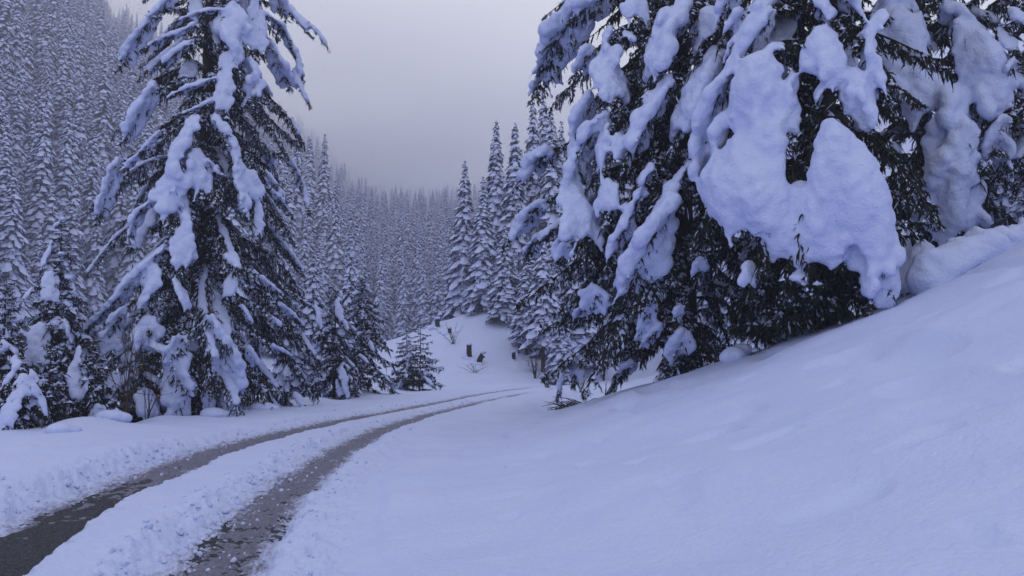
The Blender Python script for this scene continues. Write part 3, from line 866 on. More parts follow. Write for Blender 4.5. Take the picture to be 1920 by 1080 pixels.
young('slender young spruce with one thick streak of snow, left of the tall spruce', 108, 17.5, 400, 1.15, 31, 48, .25, .5, .26,
      lobes=[([(98,450),(80,500)],34), ([(95,510),(92,560)],40), ([(60,540),(45,560)],22), ([(75,605),(70,680)],44), ([(120,600),(135,640)],30)])
young('low snow-buried spruce at the lower left beside the verge, snow hanging in fingers', 42, 14.2, 668, .80, 32, 26, .35, .4, .24, .6,
      lobes=[([(44,700),(28,740),(18,790)],34), ([(50,705),(72,735),(86,775)],26), ([(42,712),(46,740)],26), ([(10,760),(5,810)],24)], droop=.7, upturn=0)
young('thin dark sapling with bare whorled twigs in front of the young spruce', 97, 15.6, 645, .62, 33, 26, .05, .35, .16, .8, droop=.05, upturn=.25, width=.25)
young('dark sapling with a tuft of snow, left of the bare shrub', 178, 16.6, 632, .72, 34, 28, .10, .35, .18, .8,
      lobes=[([(150,650),(142,700),(146,740)],34), ([(165,715),(150,745)],28), ([(185,760),(178,800)],40)], droop=.2)
young('spiky spruce cut by the left edge of the view', 8, 16.0, 520, .95, 35, 34, .25, .45, .22, .8, lobes=[([(5,640),(30,660)],24)], droop=.15, upturn=.2)
young('short bushy spruce with a domed white cap under the tall spruce', 262, 18.8, 640, 1.2, 36, 32, .35, .35, .3, .5,
      lobes=[([(270,730),(285,775)],64), ([(215,700),(205,745)],34), ([(245,690),(225,720)],30)], droop=.6, upturn=0)
young('bushy spruce filling the gap behind the saplings on the left', 150, 19.6, 560, 1.5, 37, 44, .4, .4, .34, .6, lobes=[([(125,620),(140,650)],36), ([(150,590),(165,625)],30)], droop=.5)
young('dark spruce right of the tall spruce with thick white patches low down', 678, 27.5, 512, 1.55, 38, 60, .16, .5, .3, .7,
      lobes=[([(640,545),(635,580)],22), ([(668,690),(662,730)],20), ([(693,640),(700,655)],22), ([(675,665),(690,680)],22)], droop=.5, name='young_spruce')
young('spruce squeezed between the tall spruce and its smaller dark neighbour', 628, 25.5, 540, 1.25, 39, 44, .25, .4, .3, .6,
      lobes=[([(612,530),(614,545)],20), ([(632,560),(640,600)],20)], droop=.6)
young('knee-high bush bent under a tall white snow hood beside the road verge', 648, 25.0, 682, .42, 40, 14, .3, .3, .3, .4, lobes=[([(640,690),(646,712),(652,742)],26), ([(632,712),(640,740)],20)], droop=.9, upturn=0)
young('left one of the two small open spruces standing before the clearing', 762, 33.5, 612, 1.15, 41, 34, .2, .5, .26, .8,
      lobes=[([(768,650),(765,690)],16), ([(752,715),(748,730)],20)], droop=.25, upturn=.2, top=False)
young('right one of the two small open spruces, long spiky twigs and bare stem', 788, 32.5, 596, 1.35, 42, 34, .10, .45, .24, .8,
      lobes=[([(795,705),(810,720)],20)], droop=.1, upturn=.22, width=.3, top=False)

# ------------------------------------------------------------------ forest trees
def forest_mesh(name, H, Rb, seed, levels, per, dense=False, start=.10, stem=.010):
    r = np.random.default_rng(seed)
    g = Geo()
    V, F = tube([(0, 0, -.8), (0, 0, H * .5), (0, 0, H)], [H * stem, H * stem * .6, .01], 6); g.add(V, F, 1)
    zs = np.linspace(start, .985, levels) ** 1.0 * H
    rows = []
    for k, z in enumerate(zs):
        h = z / H
        R = Rb * (1 - h) ** .72 * r.uniform(.85, 1.1) + .06
        n = max(4, int(per * (.45 + .55 * (1 - h))))
        a = np.arange(n) * 2 * pi / n + r.uniform(0, 6.3) + r.uniform(-.3, .3, n)
        rows.append(np.stack([np.full(n, z) + r.uniform(-.22, .22, n), a, R * r.uniform(.62, 1.18, n)], 1))
    W = np.concatenate(rows); n = len(W)
    z, a, L = W.T
    h = np.stack([np.cos(a), np.sin(a), np.zeros(n)], 1); s = np.stack([-np.sin(a), np.cos(a), np.zeros(n)], 1)
    up = np.array([0, 0, 1.0])
    o = np.zeros((n, 3)); o[:, 2] = z
    dr = r.uniform(.42, .78, n)
    c = lambda f: (L * f)[:, None]
    P0 = o + h * c(.08); P1 = o + h * c(.45) - up * c(.10); P2 = o + h * c(.78) - up * (L * dr * .62)[:, None]; P3 = o + h * c(1.0) - up * (L * dr)[:, None]
    wd = (np.clip(.17 * L + .10, .08, .42) * r.uniform(.75, 1.25, n))[:, None]
    sag = up * wd * .55
    # needles: roof shaped fan, darker fringe hanging below
    V = np.stack([P0, P1 + s * wd - sag, P1, P1 - s * wd - sag, P2 + s * wd * .85 - sag, P2, P2 - s * wd * .85 - sag, P3 - up * wd * .25], 1).reshape(-1, 3)
    b = (np.arange(n) * 8)[:, None]
    g.add(V, np.concatenate([b + f for f in ([0,1,2],[0,2,3],[1,4,5],[1,5,2],[2,5,6],[2,6,3],[4,7,5],[5,7,6])], 0), 0)
    for k in range(6 if dense else 4):
        t = r.uniform(.3, 1, n)[:, None]; q = np.where(t < .5, P1 + (P2 - P1) * (t - .3) * 2, P2 + (P3 - P2) * (t - .5) * 2)
        sd = r.uniform(-1, 1, n)[:, None]
        q = q + s * wd * sd * .9 - sag * np.abs(sd)
        tip = q - up * wd * r.uniform(.5, 1.2, n)[:, None] + (h * .5 + s * sd) * wd * .5
        e = s * wd * .20 + h * wd * .1
        g.add(np.stack([q - e, q + e, tip], 1).reshape(-1, 3), np.arange(3 * n).reshape(-1, 3), np.where(r.random(n) < .58, 2, 0))
    # snow lying on each bough: raised, lumpy, split in two or three pads
    for (A, B, C, w0, wf) in ((P0, P1, P2, .4, 1.05), (P1, P2, P3, .9, 1.08)):
        keep = r.random(n) < .93
        j = r.uniform(.75, 1.2, n)[:, None]
        A2 = A + (B - A) * .1; C2 = B + (C - B) * r.uniform(.7, 1.02, n)[:, None]
        lift = up * wd * .34
        ws = wd * wf * j
        Vs = np.stack([A2 + lift * .7 + s * wd * w0 * .5, A2 + lift * .7 - s * wd * w0 * .5, B + s * ws - sag * wf * .9 + lift * .3, B + lift * 1.5, B - s * ws - sag * wf * .9 + lift * .3, C2 + lift * .4 + s*ws*.4 - sag*.3, C2 + lift * .4 - s*ws*.4 - sag*.3], 1)[keep].reshape(-1, 3)
        b = (np.arange(keep.sum()) * 7)[:, None]
        g.add(Vs, np.concatenate([b + f for f in ([0,2,3],[0,3,1],[1,3,4],[2,5,3],[3,5,6],[3,6,4])], 0), 2)
    return g.mesh(name, [M_FARNEEDLE, M_BARK, M_SNOW], False)

MID = [forest_mesh('forest_spruce', 19, 2.5, 51, 54, 12, True), forest_mesh('forest_spruce', 17, 2.2, 52, 50, 12, True), forest_mesh('forest_spruce', 14, 2.3, 53, 42, 12, True), forest_mesh('forest_spruce', 14, 2.2, 54, 38, 12, True, .24, .014)]
FAR = [forest_mesh('forest_spruce', 17, 2.0, 61, 46, 11), forest_mesh('forest_spruce', 15, 1.75, 62, 42, 11), forest_mesh('forest_spruce', 18.5, 1.85, 63, 50, 11), forest_mesh('forest_spruce', 12.5, 1.7, 64, 36, 11), forest_mesh('forest_spruce', 16, 2.3, 65, 40, 12), forest_mesh('forest_spruce', 17.5, 1.5, 66, 46, 10, False, .2)]

def put_tree(mesh, x, y, z, sc, rz, label, group, lean=0.0):
    o = link('forest_spruce', mesh, None, (x, y, z))
    o.rotation_euler = (lean, lean * .5, rz); o.scale = (sc * rng.uniform(.92, 1.1), sc * rng.uniform(.92, 1.1), sc)
    return tag(o, label, 'tree', group)

# the tall group right of the clearing: (u of stem, v of top, depth, mesh, width factor, label)
RIGHT_GROUP = [
    (870, 298, 70, 0, .95, 'leftmost tall spruce of the group beside the clearing, standing alone against the mist'),
    (930, 224, 66, 0, .95, 'tall narrow spruce second from the left in the group beside the clearing'),
    (966, 228, 63, 1, 1.0, 'tall spruce with pale rounded snow tiers, third in the group beside the clearing'),
    (1001, 188, 68, 0, .95, 'tallest spruce of the clearing group, tip just left of the big roadside spruce'),
    (1035, 205, 62, 1, 1.05, 'tall spruce half hidden by the big roadside spruce on its right'),
    (905, 330, 60, 1, .9, 'slim spruce below the tall ones at the left of the clearing group'),
    (946, 420, 56, 2, .9, 'shorter spruce at the lower edge of the clearing group'),
    (1000, 470, 52, 2, 1.0, 'short full spruce with clumped snow at the foot of the clearing group'),
    (1040, 430, 50, 2, 1.05, 'bushy snow-clumped spruce just left of the big roadside spruce skirts'),
    (1085, 400, 47, 2, 1.1, 'snowy spruce glimpsed through the left skirts of the big roadside spruce'),
    (1018, 440, 46, 3, .9, 'spruce on a bare dark stem nearest the bend of the road'),
    (987, 480, 50, 3, .85, 'spruce on a bare stem just left of the one nearest the bend'),
    (845, 470, 78, 3, .9, 'spruce with a bare lower stem on the brow of the clearing'),
    (885, 520, 60, 2, .8, 'small spruce touching the snow at the left foot of the clearing group'),
    (820, 500, 84, 2, .9, 'small spruce behind the brow of the clearing'),
    (1052, 560, 42, 2, .8, 'snow-clumped young spruce beside the bend, under the roadside skirts'),
    (1130, 330, 52, 0, 1.1, 'spruce behind the gaps of the big roadside spruce'),
    (1075, 250, 64, 0, 1.0, 'tall spruce mostly hidden behind the big roadside spruce'),
]
for (u, v, y, k, wf, lab) in RIGHT_GROUP:
    x = (u - 960) / FPX * y; z0 = macro1(x, y) + .1
    H0 = (19, 17, 14, 14)[k]
    top = at(u, v, y)[2]
    sc = (top - z0) / H0
    o = put_tree(MID[k], x, y, z0, sc, rng.uniform(0, 6.3), lab, 'spruces beside the clearing')
    sx = np.clip(wf * (.45 * sc + .55 * min(1, sc * 2.2)), .12, 1.4); o.scale = (sx, sx, sc)

for (u, v, y, k, lab) in ((-70, 250, 27, 1, 'spruce just outside the left edge behind the spiky one'), (-190, 300, 31, 2, 'spruce outside the left edge on the lower slope'), (-40, 330, 36, 0, 'spruce behind the spiky one at the left edge'),
        (585, 470, 31, 2, 'snowy spruce showing behind the right skirts of the tall left spruce'), (545, 500, 27, 2, 'short spruce tucked under the right skirts of the tall left spruce'), (655, 430, 40, 1, 'snowy spruce rising behind the dark spruce right of the tall one'),
        (1890, 130, 25, 1, 'snowy spruce behind the crumbled heap at the right edge'), (1960, 60, 23, 0, 'spruce behind the dusted one at the right edge')):
    x = (u - 960) / FPX * y; z0 = macro1(x, y) + .1
    put_tree(MID[k], x, y, z0, (at(u, v, y)[2] - z0) / (19, 17, 14, 14)[k], rng.uniform(0, 6.3), lab, 'single spruces behind the near ones')

def scatter():
    out = []
    cell = {}
    def ok(x, y, d):
        c = (int(x // 6), int(y // 6))
        for i in range(-1, 2):
            for j in range(-1, 2):
                for (a, b, e) in cell.get((c[0] + i, c[1] + j), ()):
                    if (a - x) ** 2 + (b - y) ** 2 < (min(d, e)) ** 2: return False
        cell.setdefault(c, []).append((x, y, d)); return True
    for (u, v, y, k, wf, lab) in RIGHT_GROUP:
        ok((u - 960) / FPX * y, y, 2.5)
    N = 90000
    uu = rng.uniform(-260, 1500, N); q = rng.random(N)
    yy = 46 * (900 / 46.0) ** q
    for u, y in zip(uu, yy):
        x = (u - 960) / FPX * y
        d = (2.9 + .007 * y) * rng.uniform(.7, 1.45)
        left = -x - .10 * y - 42.0
        if u < 830 and y < 92 and left < -2: continue
        if y < 60:
            if left < -3.0 and x < 6: continue
            if x >= -6 and x < 14: continue
            if x > 0 and y < 42: continue
        else:
            # clearing kept open
            if -14 < x - 0 < 3 and y < 76: continue
            if x > -2 and y < 66 and x < 8: continue
        if u > 1300 and y > 140: continue
        if u > 1100 and y > 240: continue
        if y > 330 and rng.random() < .35: continue
        if ok(x, y, d): out.append((x, y, u))
    return out

def forest():
    pts = scatter()
    Z = macro(np.array([p[0] for p in pts]), np.array([p[1] for p in pts]))
    items = []
    for (x, y, u), z in zip(pts, Z):
        top = (z + 15 - CAMZ) / y
        v_top = 675 - top * FPX; v_base = 675 - (z - CAMZ) / y * FPX
        seen = -80 < u < 1180 and v_base > -10
        items.append((1 / y if seen else -1, x, y, z, u))
    items.sort(key=lambda t: -t[0])
    n_ind = 0; rest = []
    for s, x, y, z, u in items:
        k = int(rng.integers(0, 6)); sc = (1.05 + .35 * min(1, max(0, (y - 60) / 60))) * rng.choice([rng.uniform(.5, .8), rng.uniform(.8, 1.25)], p=[.3, .7])
        sc *= 1 - .42 * float(sstep(560, 720, u) * (1 - sstep(880, 1020, u)))
        if s > 0 and n_ind < 270:
            left = u < 560
            lab = 'snow-dusted spruce in the dense wood on the left hillside' if left else 'snow-dusted spruce in the dense wood at the head of the valley'
            grp = 'wood on the left hillside' if left else 'wood at the head of the valley'
            put_tree(FAR[k], x, y, z, sc, rng.uniform(0, 6.3), lab, grp, rng.uniform(-.03, .03))
            n_ind += 1
        else:
            rest.append((x, y, z, sc, k, rng.uniform(0, 6.3)))
    print('forest individuals', n_ind, 'mass', len(rest))
    # the rest of the wood: one mass, copies scattered on points
    me = bpy.data.meshes.new('distant_wood')
    me.from_pydata([(a[0], a[1], a[2]) for a in rest], [], [])
    for nm, ty, ix in (('sc', 'FLOAT', 3), ('pick', 'INT', 4), ('rz', 'FLOAT', 5)):
        at_ = me.attributes.new(nm, ty, 'POINT'); at_.data.foreach_set('value', [a[ix] for a in rest])
    o = link('distant_wood', me)
    tag(o, 'misty mass of snow-covered spruces far up the valley and hillsides', 'wood', kind='stuff')
    ng = bpy.data.node_groups.new('scatter_spruces', 'GeometryNodeTree')
    ng.interface.new_socket('Geometry', in_out='INPUT', socket_type='NodeSocketGeometry')
    ng.interface.new_socket('Geometry', in_out='OUTPUT', socket_type='NodeSocketGeometry')
    N = ng.nodes; Lk = ng.links
    gi = N.new('NodeGroupInput'); go = N.new('NodeGroupOutput')
    join = N.new('GeometryNodeJoinGeometry')
    seen_obj = {}
    for ob in col.objects:
        if ob.type == 'MESH' and ob.data in FAR and FAR.index(ob.data) not in seen_obj: seen_obj[FAR.index(ob.data)] = ob
    for k, ob in seen_obj.items():
        oi = N.new('GeometryNodeObjectInfo'); oi.inputs['Object'].default_value = ob; oi.transform_space = 'ORIGINAL'
        oi.inputs['As Instance'].default_value = True
        ip = N.new('GeometryNodeInstanceOnPoints')
        a1 = N.new('GeometryNodeInputNamedAttribute'); a1.data_type = 'FLOAT'; a1.inputs['Name'].default_value = 'sc'
        a2 = N.new('GeometryNodeInputNamedAttribute'); a2.data_type = 'INT'; a2.inputs['Name'].default_value = 'pick'
        a3 = N.new('GeometryNodeInputNamedAttribute'); a3.data_type = 'FLOAT'; a3.inputs['Name'].default_value = 'rz'
        cmp_ = N.new('FunctionNodeCompare'); cmp_.data_type = 'INT'; cmp_.operation = 'EQUAL'
        cmp_.inputs[3].default_value = k
        Lk.new(a2.outputs['Attribute'], cmp_.inputs[2])
        cx = N.new('ShaderNodeCombineXYZ'); Lk.new(a3.outputs['Attribute'], cx.inputs['Z'])
        Lk.new(gi.outputs[0], ip.inputs['Points']); Lk.new(cmp_.outputs[0], ip.inputs['Selection'])
        Lk.new(oi.outputs['Geometry'], ip.inputs['Instance']); Lk.new(a1.outputs['Attribute'], ip.inputs['Scale'])
        Lk.new(cx.outputs[0], ip.inputs['Rotation'])
        Lk.new(ip.outputs[0], join.inputs[0])
    Lk.new(join.outputs[0], go.inputs[0])
    md = o.modifiers.new('scatter', 'NODES'); md.node_group = ng
forest()

# ------------------------------------------------------------------ heaps, stumps, shrubs, brush
def heap(name, label, blobs, voxel=.04, lump=.04, cat='snow heap', lscale=.3):
    b = Blobs()
    for c, T, rt, rb, rn in blobs: b.add(np.array(c), np.array(T, float), rt, rb, rn)
    co, Q = b.mesh('heap', voxel, 5, lump, lscale)
    o0 = np.array(blobs[0][0]); o0[2] = co[:, 2].min()
    o = link(name, mesh_from(name, co - o0, [Q], [M_SNOW]), None, tuple(o0))
    return tag(o, label, cat)

def on_px(u, v, y, dz=0):
    p = at(u, v, y); return (p[0], p[1], p[2] + dz)

# long rounded drift high on the right bank and the crumbled heap behind it
yb = 11.6
heap('snow_heap', 'long rounded boulder-like lump of snow lying on the upper right bank',
     [(on_px(1740, 525, yb), (1, .1, .3), .34, .32, .32), (on_px(1768, 505, yb), (1, .1, .33), .40, .34, .36), (on_px(1808, 488, yb), (1, .1, .33), .42, .34, .36), (on_px(1850, 470, yb), (1, 0, .35), .38, .32, .32), (on_px(1746, 490, yb), (1, .1, .33), .26, .24, .22), (on_px(1760, 540, yb), (1, .1, .36), .40, .34, .26)])
yb = 12.0
heap('snow_heap', 'crumbled heap of snow chunks at the right edge above the rounded lump',
     [(on_px(1800, 470, yb), (1, 0, .2), .25, .25, .22), (on_px(1835, 455, yb), (1, 0, .2), .28, .3, .22), (on_px(1870, 462, yb), (1, 0, .3), .28, .3, .25), (on_px(1850, 485, yb), (1, 0, .3), .35, .3, .28), (on_px(1905, 455, yb), (1, 0, .3), .25, .3, .22), (on_px(1895, 480, yb), (1, 0, .3), .4, .3, .3), (on_px(1940, 450, yb), (1, 0, .3), .4, .3, .34), (on_px(1822, 490, yb), (1, 0, .3), .4, .3, .25)], lump=.07, lscale=.2)
yb = 13.0
heap('snow_heap', 'steep white cone of snow banked between the two right-hand trunks',
     [(on_px(1700, 520, yb), (.5, 0, 1), .75, .42, .4), (on_px(1660, 550, yb), (1, 0, .5), .5, .4, .4), (on_px(1730, 545, yb), (1, 0, .4), .45, .4, .4), (on_px(1690, 478, yb), (.3, 0, 1), .35, .2, .2)])
heap('snow_heap', 'small dome of snow at the foot of the overhanging right spruce',
     [(on_px(1376, 668, 13.5), (1, 0, .3), .24, .2, .17), (on_px(1392, 655, 13.6), (1, 0, .3), .16, .15, .12)], cat='snow heap')
for u, v, y, s, lab in ((112, 815, 13.4, .16, 'small smooth dome of snow on the verge below the dark sapling'),
                        (205, 800, 15.4, .2, 'small snow dome on the verge left of the bare shrub'),
                        (400, 780, 18.3, .22, 'low snow dome on the verge at the foot of the tall spruce'),
                        (490, 772, 19.5, .22, 'low snow dome on the verge right of the tall spruce trunk')):
    p = at(u, v, y); z = gz(p[0], y)
    heap('snow_heap', lab, [((p[0], y, z + .03), (1, 0, 0), s * 1.5, s * 1.2, s * .8), ((p[0] + s, y + .1, z), (1, 0, 0), s, s, s * .6)], lump=.012)

def stump(label, u, v, y, h, r, seed, tilt=0.0):
    rr = np.random.default_rng(seed)
    x = (u - 960) / FPX * y; z0 = gz(x, y) - .15
    t = thing('tree_stump', label, 'stump', (x, y, z0), 'stumps in the clearing')
    P = [(0, 0, 0), (tilt * .1, 0, .15), (tilt * h * .6, 0, .15 + h * .6), (tilt * h, 0, .15 + h)]
    r *= .82
    V, F = tube(P, [r * 1.5, r * 1.15, r, r * .97], 12); V[-12:, 2] += V[-12:, 0] * rr.uniform(-.8, .8)
    V = V + rr.normal(size=V.shape) * r * .05
    n = len(V); g = Geo(); g.add(V, F, 0)
    g.add(np.concatenate([V[-12:], V[-12:].mean(0, keepdims=True)]), [(k, (k + 1) % 12, 12) for k in range(12)], 0)
    link('stump_wood', g.mesh('stump_wood', [M_WOOD], False), t)
    b = Blobs(); c = np.array([tilt * h, 0, .15 + h + r * .3])
    b.add(c, np.array([1., 0, 0]), r * 1.4, r * 1.2, r * .75); b.add(c + [-r * .4, -r * .1, -r * .15], np.array([1., 0, 0]), r * .8, r * .8, r * .6)
    
    co, Q = b.mesh('cap', r * .16, 2, r * .06, r)
    link('snow_cap', mesh_from('snow_cap', co, [Q], [M_SNOW]), t)
    b = Blobs(); b.add(np.array([[-r * 1.5, -r * .6, .16], [r * .9, -r * 1.0, .10], [-r * .3, -r * 1.4, .10], [-r * 2.2, 0, .1], [-r * 1.3, r * .2, .3]]), np.array([1., 0, 0]), r * 1.5, r * 1.2, r * .9)
    co, Q = b.mesh('drift', r * .2, 3, r * .1, r)
    link('snow_drift', mesh_from('snow_drift', co, [Q], [M_SNOW]), t)

stump('upright dark stump under a snow cap, left of the tilted stump in the clearing', 880, 676, 50, .85, .20, 1)
stump('dark stump tilted to the right in the clearing', 896, 683, 48.5, .65, .21, 2, .5)
stump('dark stump with a jutting white cap near the bare stems right of the clearing', 973, 670, 50, .75, .17, 3, .15)
stump('smaller dark stump just below and left of the capped one at right of clearing', 963, 682, 49, .5, .15, 4)
stump('lone dark stump high on the left brow of the clearing', 820, 621, 58, .7, .22, 5)
stump('small stump among the bare shrub twigs in the middle of the clearing', 843, 642, 55, .4, .16, 6)

def shrub(label, u, y, h, n, spread, seed, name='bare_shrub', leaves=0, thick=.010, base_v=None, group=None):
    r = np.random.default_rng(seed)
    x = (u - 960) / FPX * y; z0 = gz(x, y) - .05
    t = thing(name, label, 'shrub', (x, y, z0), group)
    tips = []
    for k in range(n):
        a = r.uniform(0, 2 * pi); lean = r.uniform(.05, 1) * spread
        H = h * r.uniform(.5, 1.05)
        d = np.array([cos(a) * lean, sin(a) * lean * .6, 1.0])
        tt = np.linspace(0, 1, 7)[:, None]
        P = np.array([r.uniform(-.1, .1) * spread, r.uniform(-.1, .1) * spread, 0]) + d * tt * H + np.array([cos(a), sin(a), -.3]) * (tt ** 2) * H * spread * .4 * r.uniform(0, 1) + np.cumsum(r.normal(size=(7, 3)) * .012 * H, 0)
        g = Geo(); V, F = tube(P, np.linspace(thick, thick * .25, 7) * r.uniform(.6, 1.2), 5); g.add(V, F, 0)
        for q in range(int(r.integers(2, 6))):
            i = int(r.integers(2, 6)); e = unit(unit(P[i] - P[i - 1]) + .8 * r.normal(size=3)); l = H * r.uniform(.12, .35)
            V, F = tube([P[i], P[i] + e * l * .5, P[i] + e * l + [0, 0, .04 * l]], [thick * .4, thick * .3, thick * .15], 4); g.add(V, F, 0)
            tips.append(P[i] + e * l)
        link('stem', g.mesh('stem', [M_TWIG], True), t)
        tips.append(P[-1])
    for k in range(leaves):
        p = tips[int(r.integers(0, len(tips)))]; s = r.uniform(.03, .055)
        A = unit(r.normal(size=3)); B = unit(np.cross(A, r.normal(size=3)))
        V = np.array([p, p + A * s + B * s * .5 , p + A * s * 2 + [0, 0, -s * .3], p + A * s - B * s * .5])
        link('leaf', mesh_from('leaf', V, [np.array([[0, 1, 2], [0, 2, 3]])], [M_LEAF]), t)
    return t
shrub('bare dark shrub with a few brown leaves on the verge before the tall spruce', 243, 16.4, 2.2, 9, .32, 71, leaves=9, thick=.018)
shrub('thin bare twigs beside the snow dome at the foot of the tall spruce', 285, 17.2, 1.7, 8, .5, 72, leaves=5, thick=.010)
shrub('spread bare shrub on the snow in the middle of the clearing', 850, 53, 1.8, 9, .9, 73, thick=.022)
shrub('thin bare bush below the two left stumps', 890, 46, .7, 10, 1.3, 74, thick=.016)
shrub('bare drooping bush beside the dark stems right of the clearing', 1003, 44, 2.3, 12, .6, 75, thick=.024)
shrub('bare bush in snow just beyond the bend of the road', 1025, 37, 1.3, 16, 1.1, 76, thick=.014)
shrub('tangled bare bush behind the overhanging tip of the roadside spruce', 1090, 31, 1.4, 18, 1.0, 77, thick=.012)
shrub('few dry stalks poking through the verge right of the dark spruce', 692, 27.5, .5, 5, .9, 78, thick=.010)
shrub('few dry stalks poking through the verge below the two small spruces', 738, 31, .4, 4, .9, 79, thick=.010)
shrub('two thin bare stems rising from the bank beside the brush pile', 1133, 20.5, .8, 2, .15, 80, thick=.02)

def brush():
    r = np.random.default_rng(90)
    c = np.array(on_px(1092, 766, 20.5)); c[2] = gz(c[0], c[1]) - .02
    t = thing('brush_pile', 'dark pile of cut twigs lying behind the crest of the right bank', 'brush pile', tuple(c))
    for k in range(110):
        a = r.normal() * .5; L = r.uniform(.25, .75)
        p = np.array([r.uniform(-.55, .55), r.uniform(-.35, .35), r.uniform(0, .32)])
        d = np.array([cos(a) * r.choice([-1, 1]), sin(a), r.uniform(-.1, .45)])
        P = [p, p + d * L * .5 + [0, 0, .08 * L], p + d * L + [0, 0, -.02]]
        V, F = tube(P, [.014, .010, .004], 4)
        link('branch', mesh_from('branch', V, [F], [M_TWIG]), t)
    b = Blobs(); b.add(np.array([[0, 0, 0.], [.4, .1, -.02], [-.4, 0, -.05]]), np.array([1., 0, 0]), .45, .3, .2)
    co, Q = b.mesh('s', .04, 3, .03)
    link('snow_load', mesh_from('snow_load', co, [Q], [M_SNOW]), t)
brush()

def log_end():
    c = np.array(on_px(1022, 756, 26.0)); c[2] = min(gz(c[0], c[1]) - .3, -.22)
    t = thing('wooden_barrier', 'end of a half-buried timber barrier jutting from the ploughed ridge at the bend', 'barrier', (c[0], c[1], c[2] - .1))
    def box(name, lo, hi):
        x0, y0, z0 = lo; x1, y1, z1 = hi
        V = [(x0,y0,z0),(x1,y0,z0),(x1,y1,z0),(x0,y1,z0),(x0,y0,z1),(x1,y0,z1),(x1,y1,z1),(x0,y1,z1)]
        V = np.array(V) + np.random.default_rng(3).normal(size=(8, 3)) * .012
        link(name, mesh_from(name, V, [np.array([(0,3,2,1),(4,5,6,7),(0,1,5,4),(1,2,6,5),(2,3,7,6),(3,0,4,7)])], [M_WOOD], smooth=False), t)
    box('post', (.10, -.16, -.3), (.24, .02, .46)); box('rail', (-.5, -.14, .34), (.34, -.02, .46)); box('rail', (-.5, -.13, .10), (.30, -.03, .20))
    b = Blobs(); b.add(np.array([[.02, -.05, .52], [-.25, -.05, .50], [-.5, -.05, .42], [-.3, -.2, .30], [-.1, -.2, .36], [-.6, -.15, .25], [-.35, -.3, .12]]), np.array([1., 0, 0]), .28, .2, .12)
    co, Q = b.mesh('s', .035, 3, .02)
    link('snow_cap', mesh_from('snow_cap', co, [Q], [M_SNOW]), t)
log_end()

# clods of snow thrown up beside the wheel ruts
def clods():
    r = np.random.default_rng(5)
    n = 1500
    y = 4.2 * (26 / 4.2) ** r.random(n)
    side = r.choice(4, n, p=[.45, .35, .12, .08])
    off = np.select([side == 0, side == 1, side == 2, side == 3], [r.normal(-.5, .16, n), r.normal(-.45, .17, n), r.normal(.5, .12, n), r.normal(-.1, .2, n)])
    x = np.where(side == 0, rut_l(y), rut_r(y)) + off / rut_cos(y)
    z, _ = ground(x, y)
    s = np.clip(r.gamma(2.0, .0048, n) + .004, 0, .03)
    base = ICO_V[:12]
    F0 = np.array([(0,11,5),(0,5,1),(0,1,7),(0,7,10),(0,10,11),(1,5,9),(5,11,4),(11,10,2),(10,7,6),(7,1,8),(3,9,4),(3,4,2),(3,2,6),(3,6,8),(3,8,9),(4,9,5),(2,4,11),(6,2,10),(8,6,7),(9,8,1)])
    V = base[None] * s[:, None, None] * r.uniform(.6, 1.3, (n, 12, 1)) * r.uniform(.7, 1.3, (n, 1, 3))
    V = V + np.stack([x, y, z + s * .25], 1)[:, None]
    F = (np.arange(n) * 12)[:, None, None] + F0[None]
    o = link('snow_clods', mesh_from('snow_clods', V.reshape(-1, 3), [F.reshape(-1, 3)], [M_SNOW], smooth=True))
    tag(o, 'crumbs of snow thrown up along the wheel ruts', 'snow', kind='stuff')
clods()

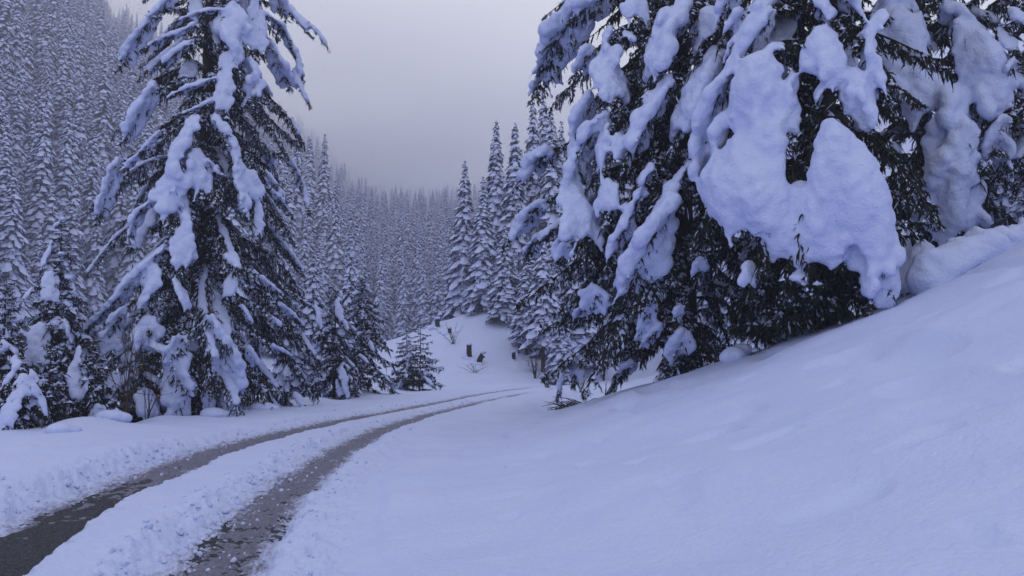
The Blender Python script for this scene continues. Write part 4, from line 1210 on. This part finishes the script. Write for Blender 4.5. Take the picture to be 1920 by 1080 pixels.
# ------------------------------------------------------------------ haze
def haze():
    m = bpy.data.materials.new('haze'); m.use_nodes = True
    nt = m.node_tree; nt.nodes.clear()
    out = nt.nodes.new('ShaderNodeOutputMaterial'); v = nt.nodes.new('ShaderNodeVolumePrincipled')
    v.inputs['Color'].default_value = (.82, .85, 1.0, 1); v.inputs['Density'].default_value = HAZE
    v.inputs['Anisotropy'].default_value = .2
    nt.links.new(v.outputs[0], out.inputs['Volume'])
    x0, x1, y0, y1, z0, z1 = -1150, 1150, -320, 1150, -6, 238
    V = [(x0,y0,z0),(x1,y0,z0),(x1,y1,z0),(x0,y1,z0),(x0,y0,z1),(x1,y0,z1),(x1,y1,z1),(x0,y1,z1)]
    o = link('haze', mesh_from('haze', V, [np.array([(0,3,2,1),(4,5,6,7),(0,1,5,4),(1,2,6,5),(2,3,7,6),(3,0,4,7)])], [m], smooth=False))
    tag(o, 'pale mist filling the whole valley', 'mist', kind='stuff')
HAZE = .0015
haze()
def low_cloud(c, rad, dens, seed, label):
    m = bpy.data.materials.new('low_cloud'); m.use_nodes = True
    nt = m.node_tree; nt.nodes.clear()
    out = add(nt, 'ShaderNodeOutputMaterial'); v = add(nt, 'ShaderNodeVolumePrincipled')
    v.inputs['Color'].default_value = (.93, .945, 1.0, 1)
    tc = add(nt, 'ShaderNodeTexCoord'); gr = add(nt, 'ShaderNodeTexGradient', gradient_type='SPHERICAL')
    nz = add(nt, 'ShaderNodeTexNoise'); nz.inputs['Scale'].default_value = 2.2; nz.inputs['Detail'].default_value = 3
    nt.links.new(tc.outputs['Object'], gr.inputs[0]); nt.links.new(tc.outputs['Object'], nz.inputs['Vector'])
    m1 = add(nt, 'ShaderNodeMapRange'); m1.inputs['From Min'].default_value = .30; m1.inputs['From Max'].default_value = .62
    nt.links.new(nz.outputs['Fac'], m1.inputs['Value'])
    m2 = add(nt, 'ShaderNodeMath', operation='MULTIPLY'); nt.links.new(gr.outputs['Fac'], m2.inputs[0]); nt.links.new(m1.outputs[0], m2.inputs[1])
    m3 = add(nt, 'ShaderNodeMath', operation='MULTIPLY'); m3.inputs[1].default_value = dens
    nt.links.new(m2.outputs[0], m3.inputs[0]); nt.links.new(m3.outputs[0], v.inputs['Density'])
    nt.links.new(v.outputs[0], out.inputs['Volume'])
    o = link('low_cloud', mesh_from('low_cloud', ICO_V * 1.04, [ICO_F], [m]), None, c)
    o.scale = rad
    tag(o, label, 'cloud', kind='stuff')
low_cloud((-70, 370, 84), (210, 190, 74), .026, 1, 'violet low cloud lying across the head of the valley')
low_cloud((-260, 330, 175), (230, 160, 66), .016, 2, 'thin cloud veil over the top of the left hillside')
bpy.data.scenes.remove(WORKSHOP)
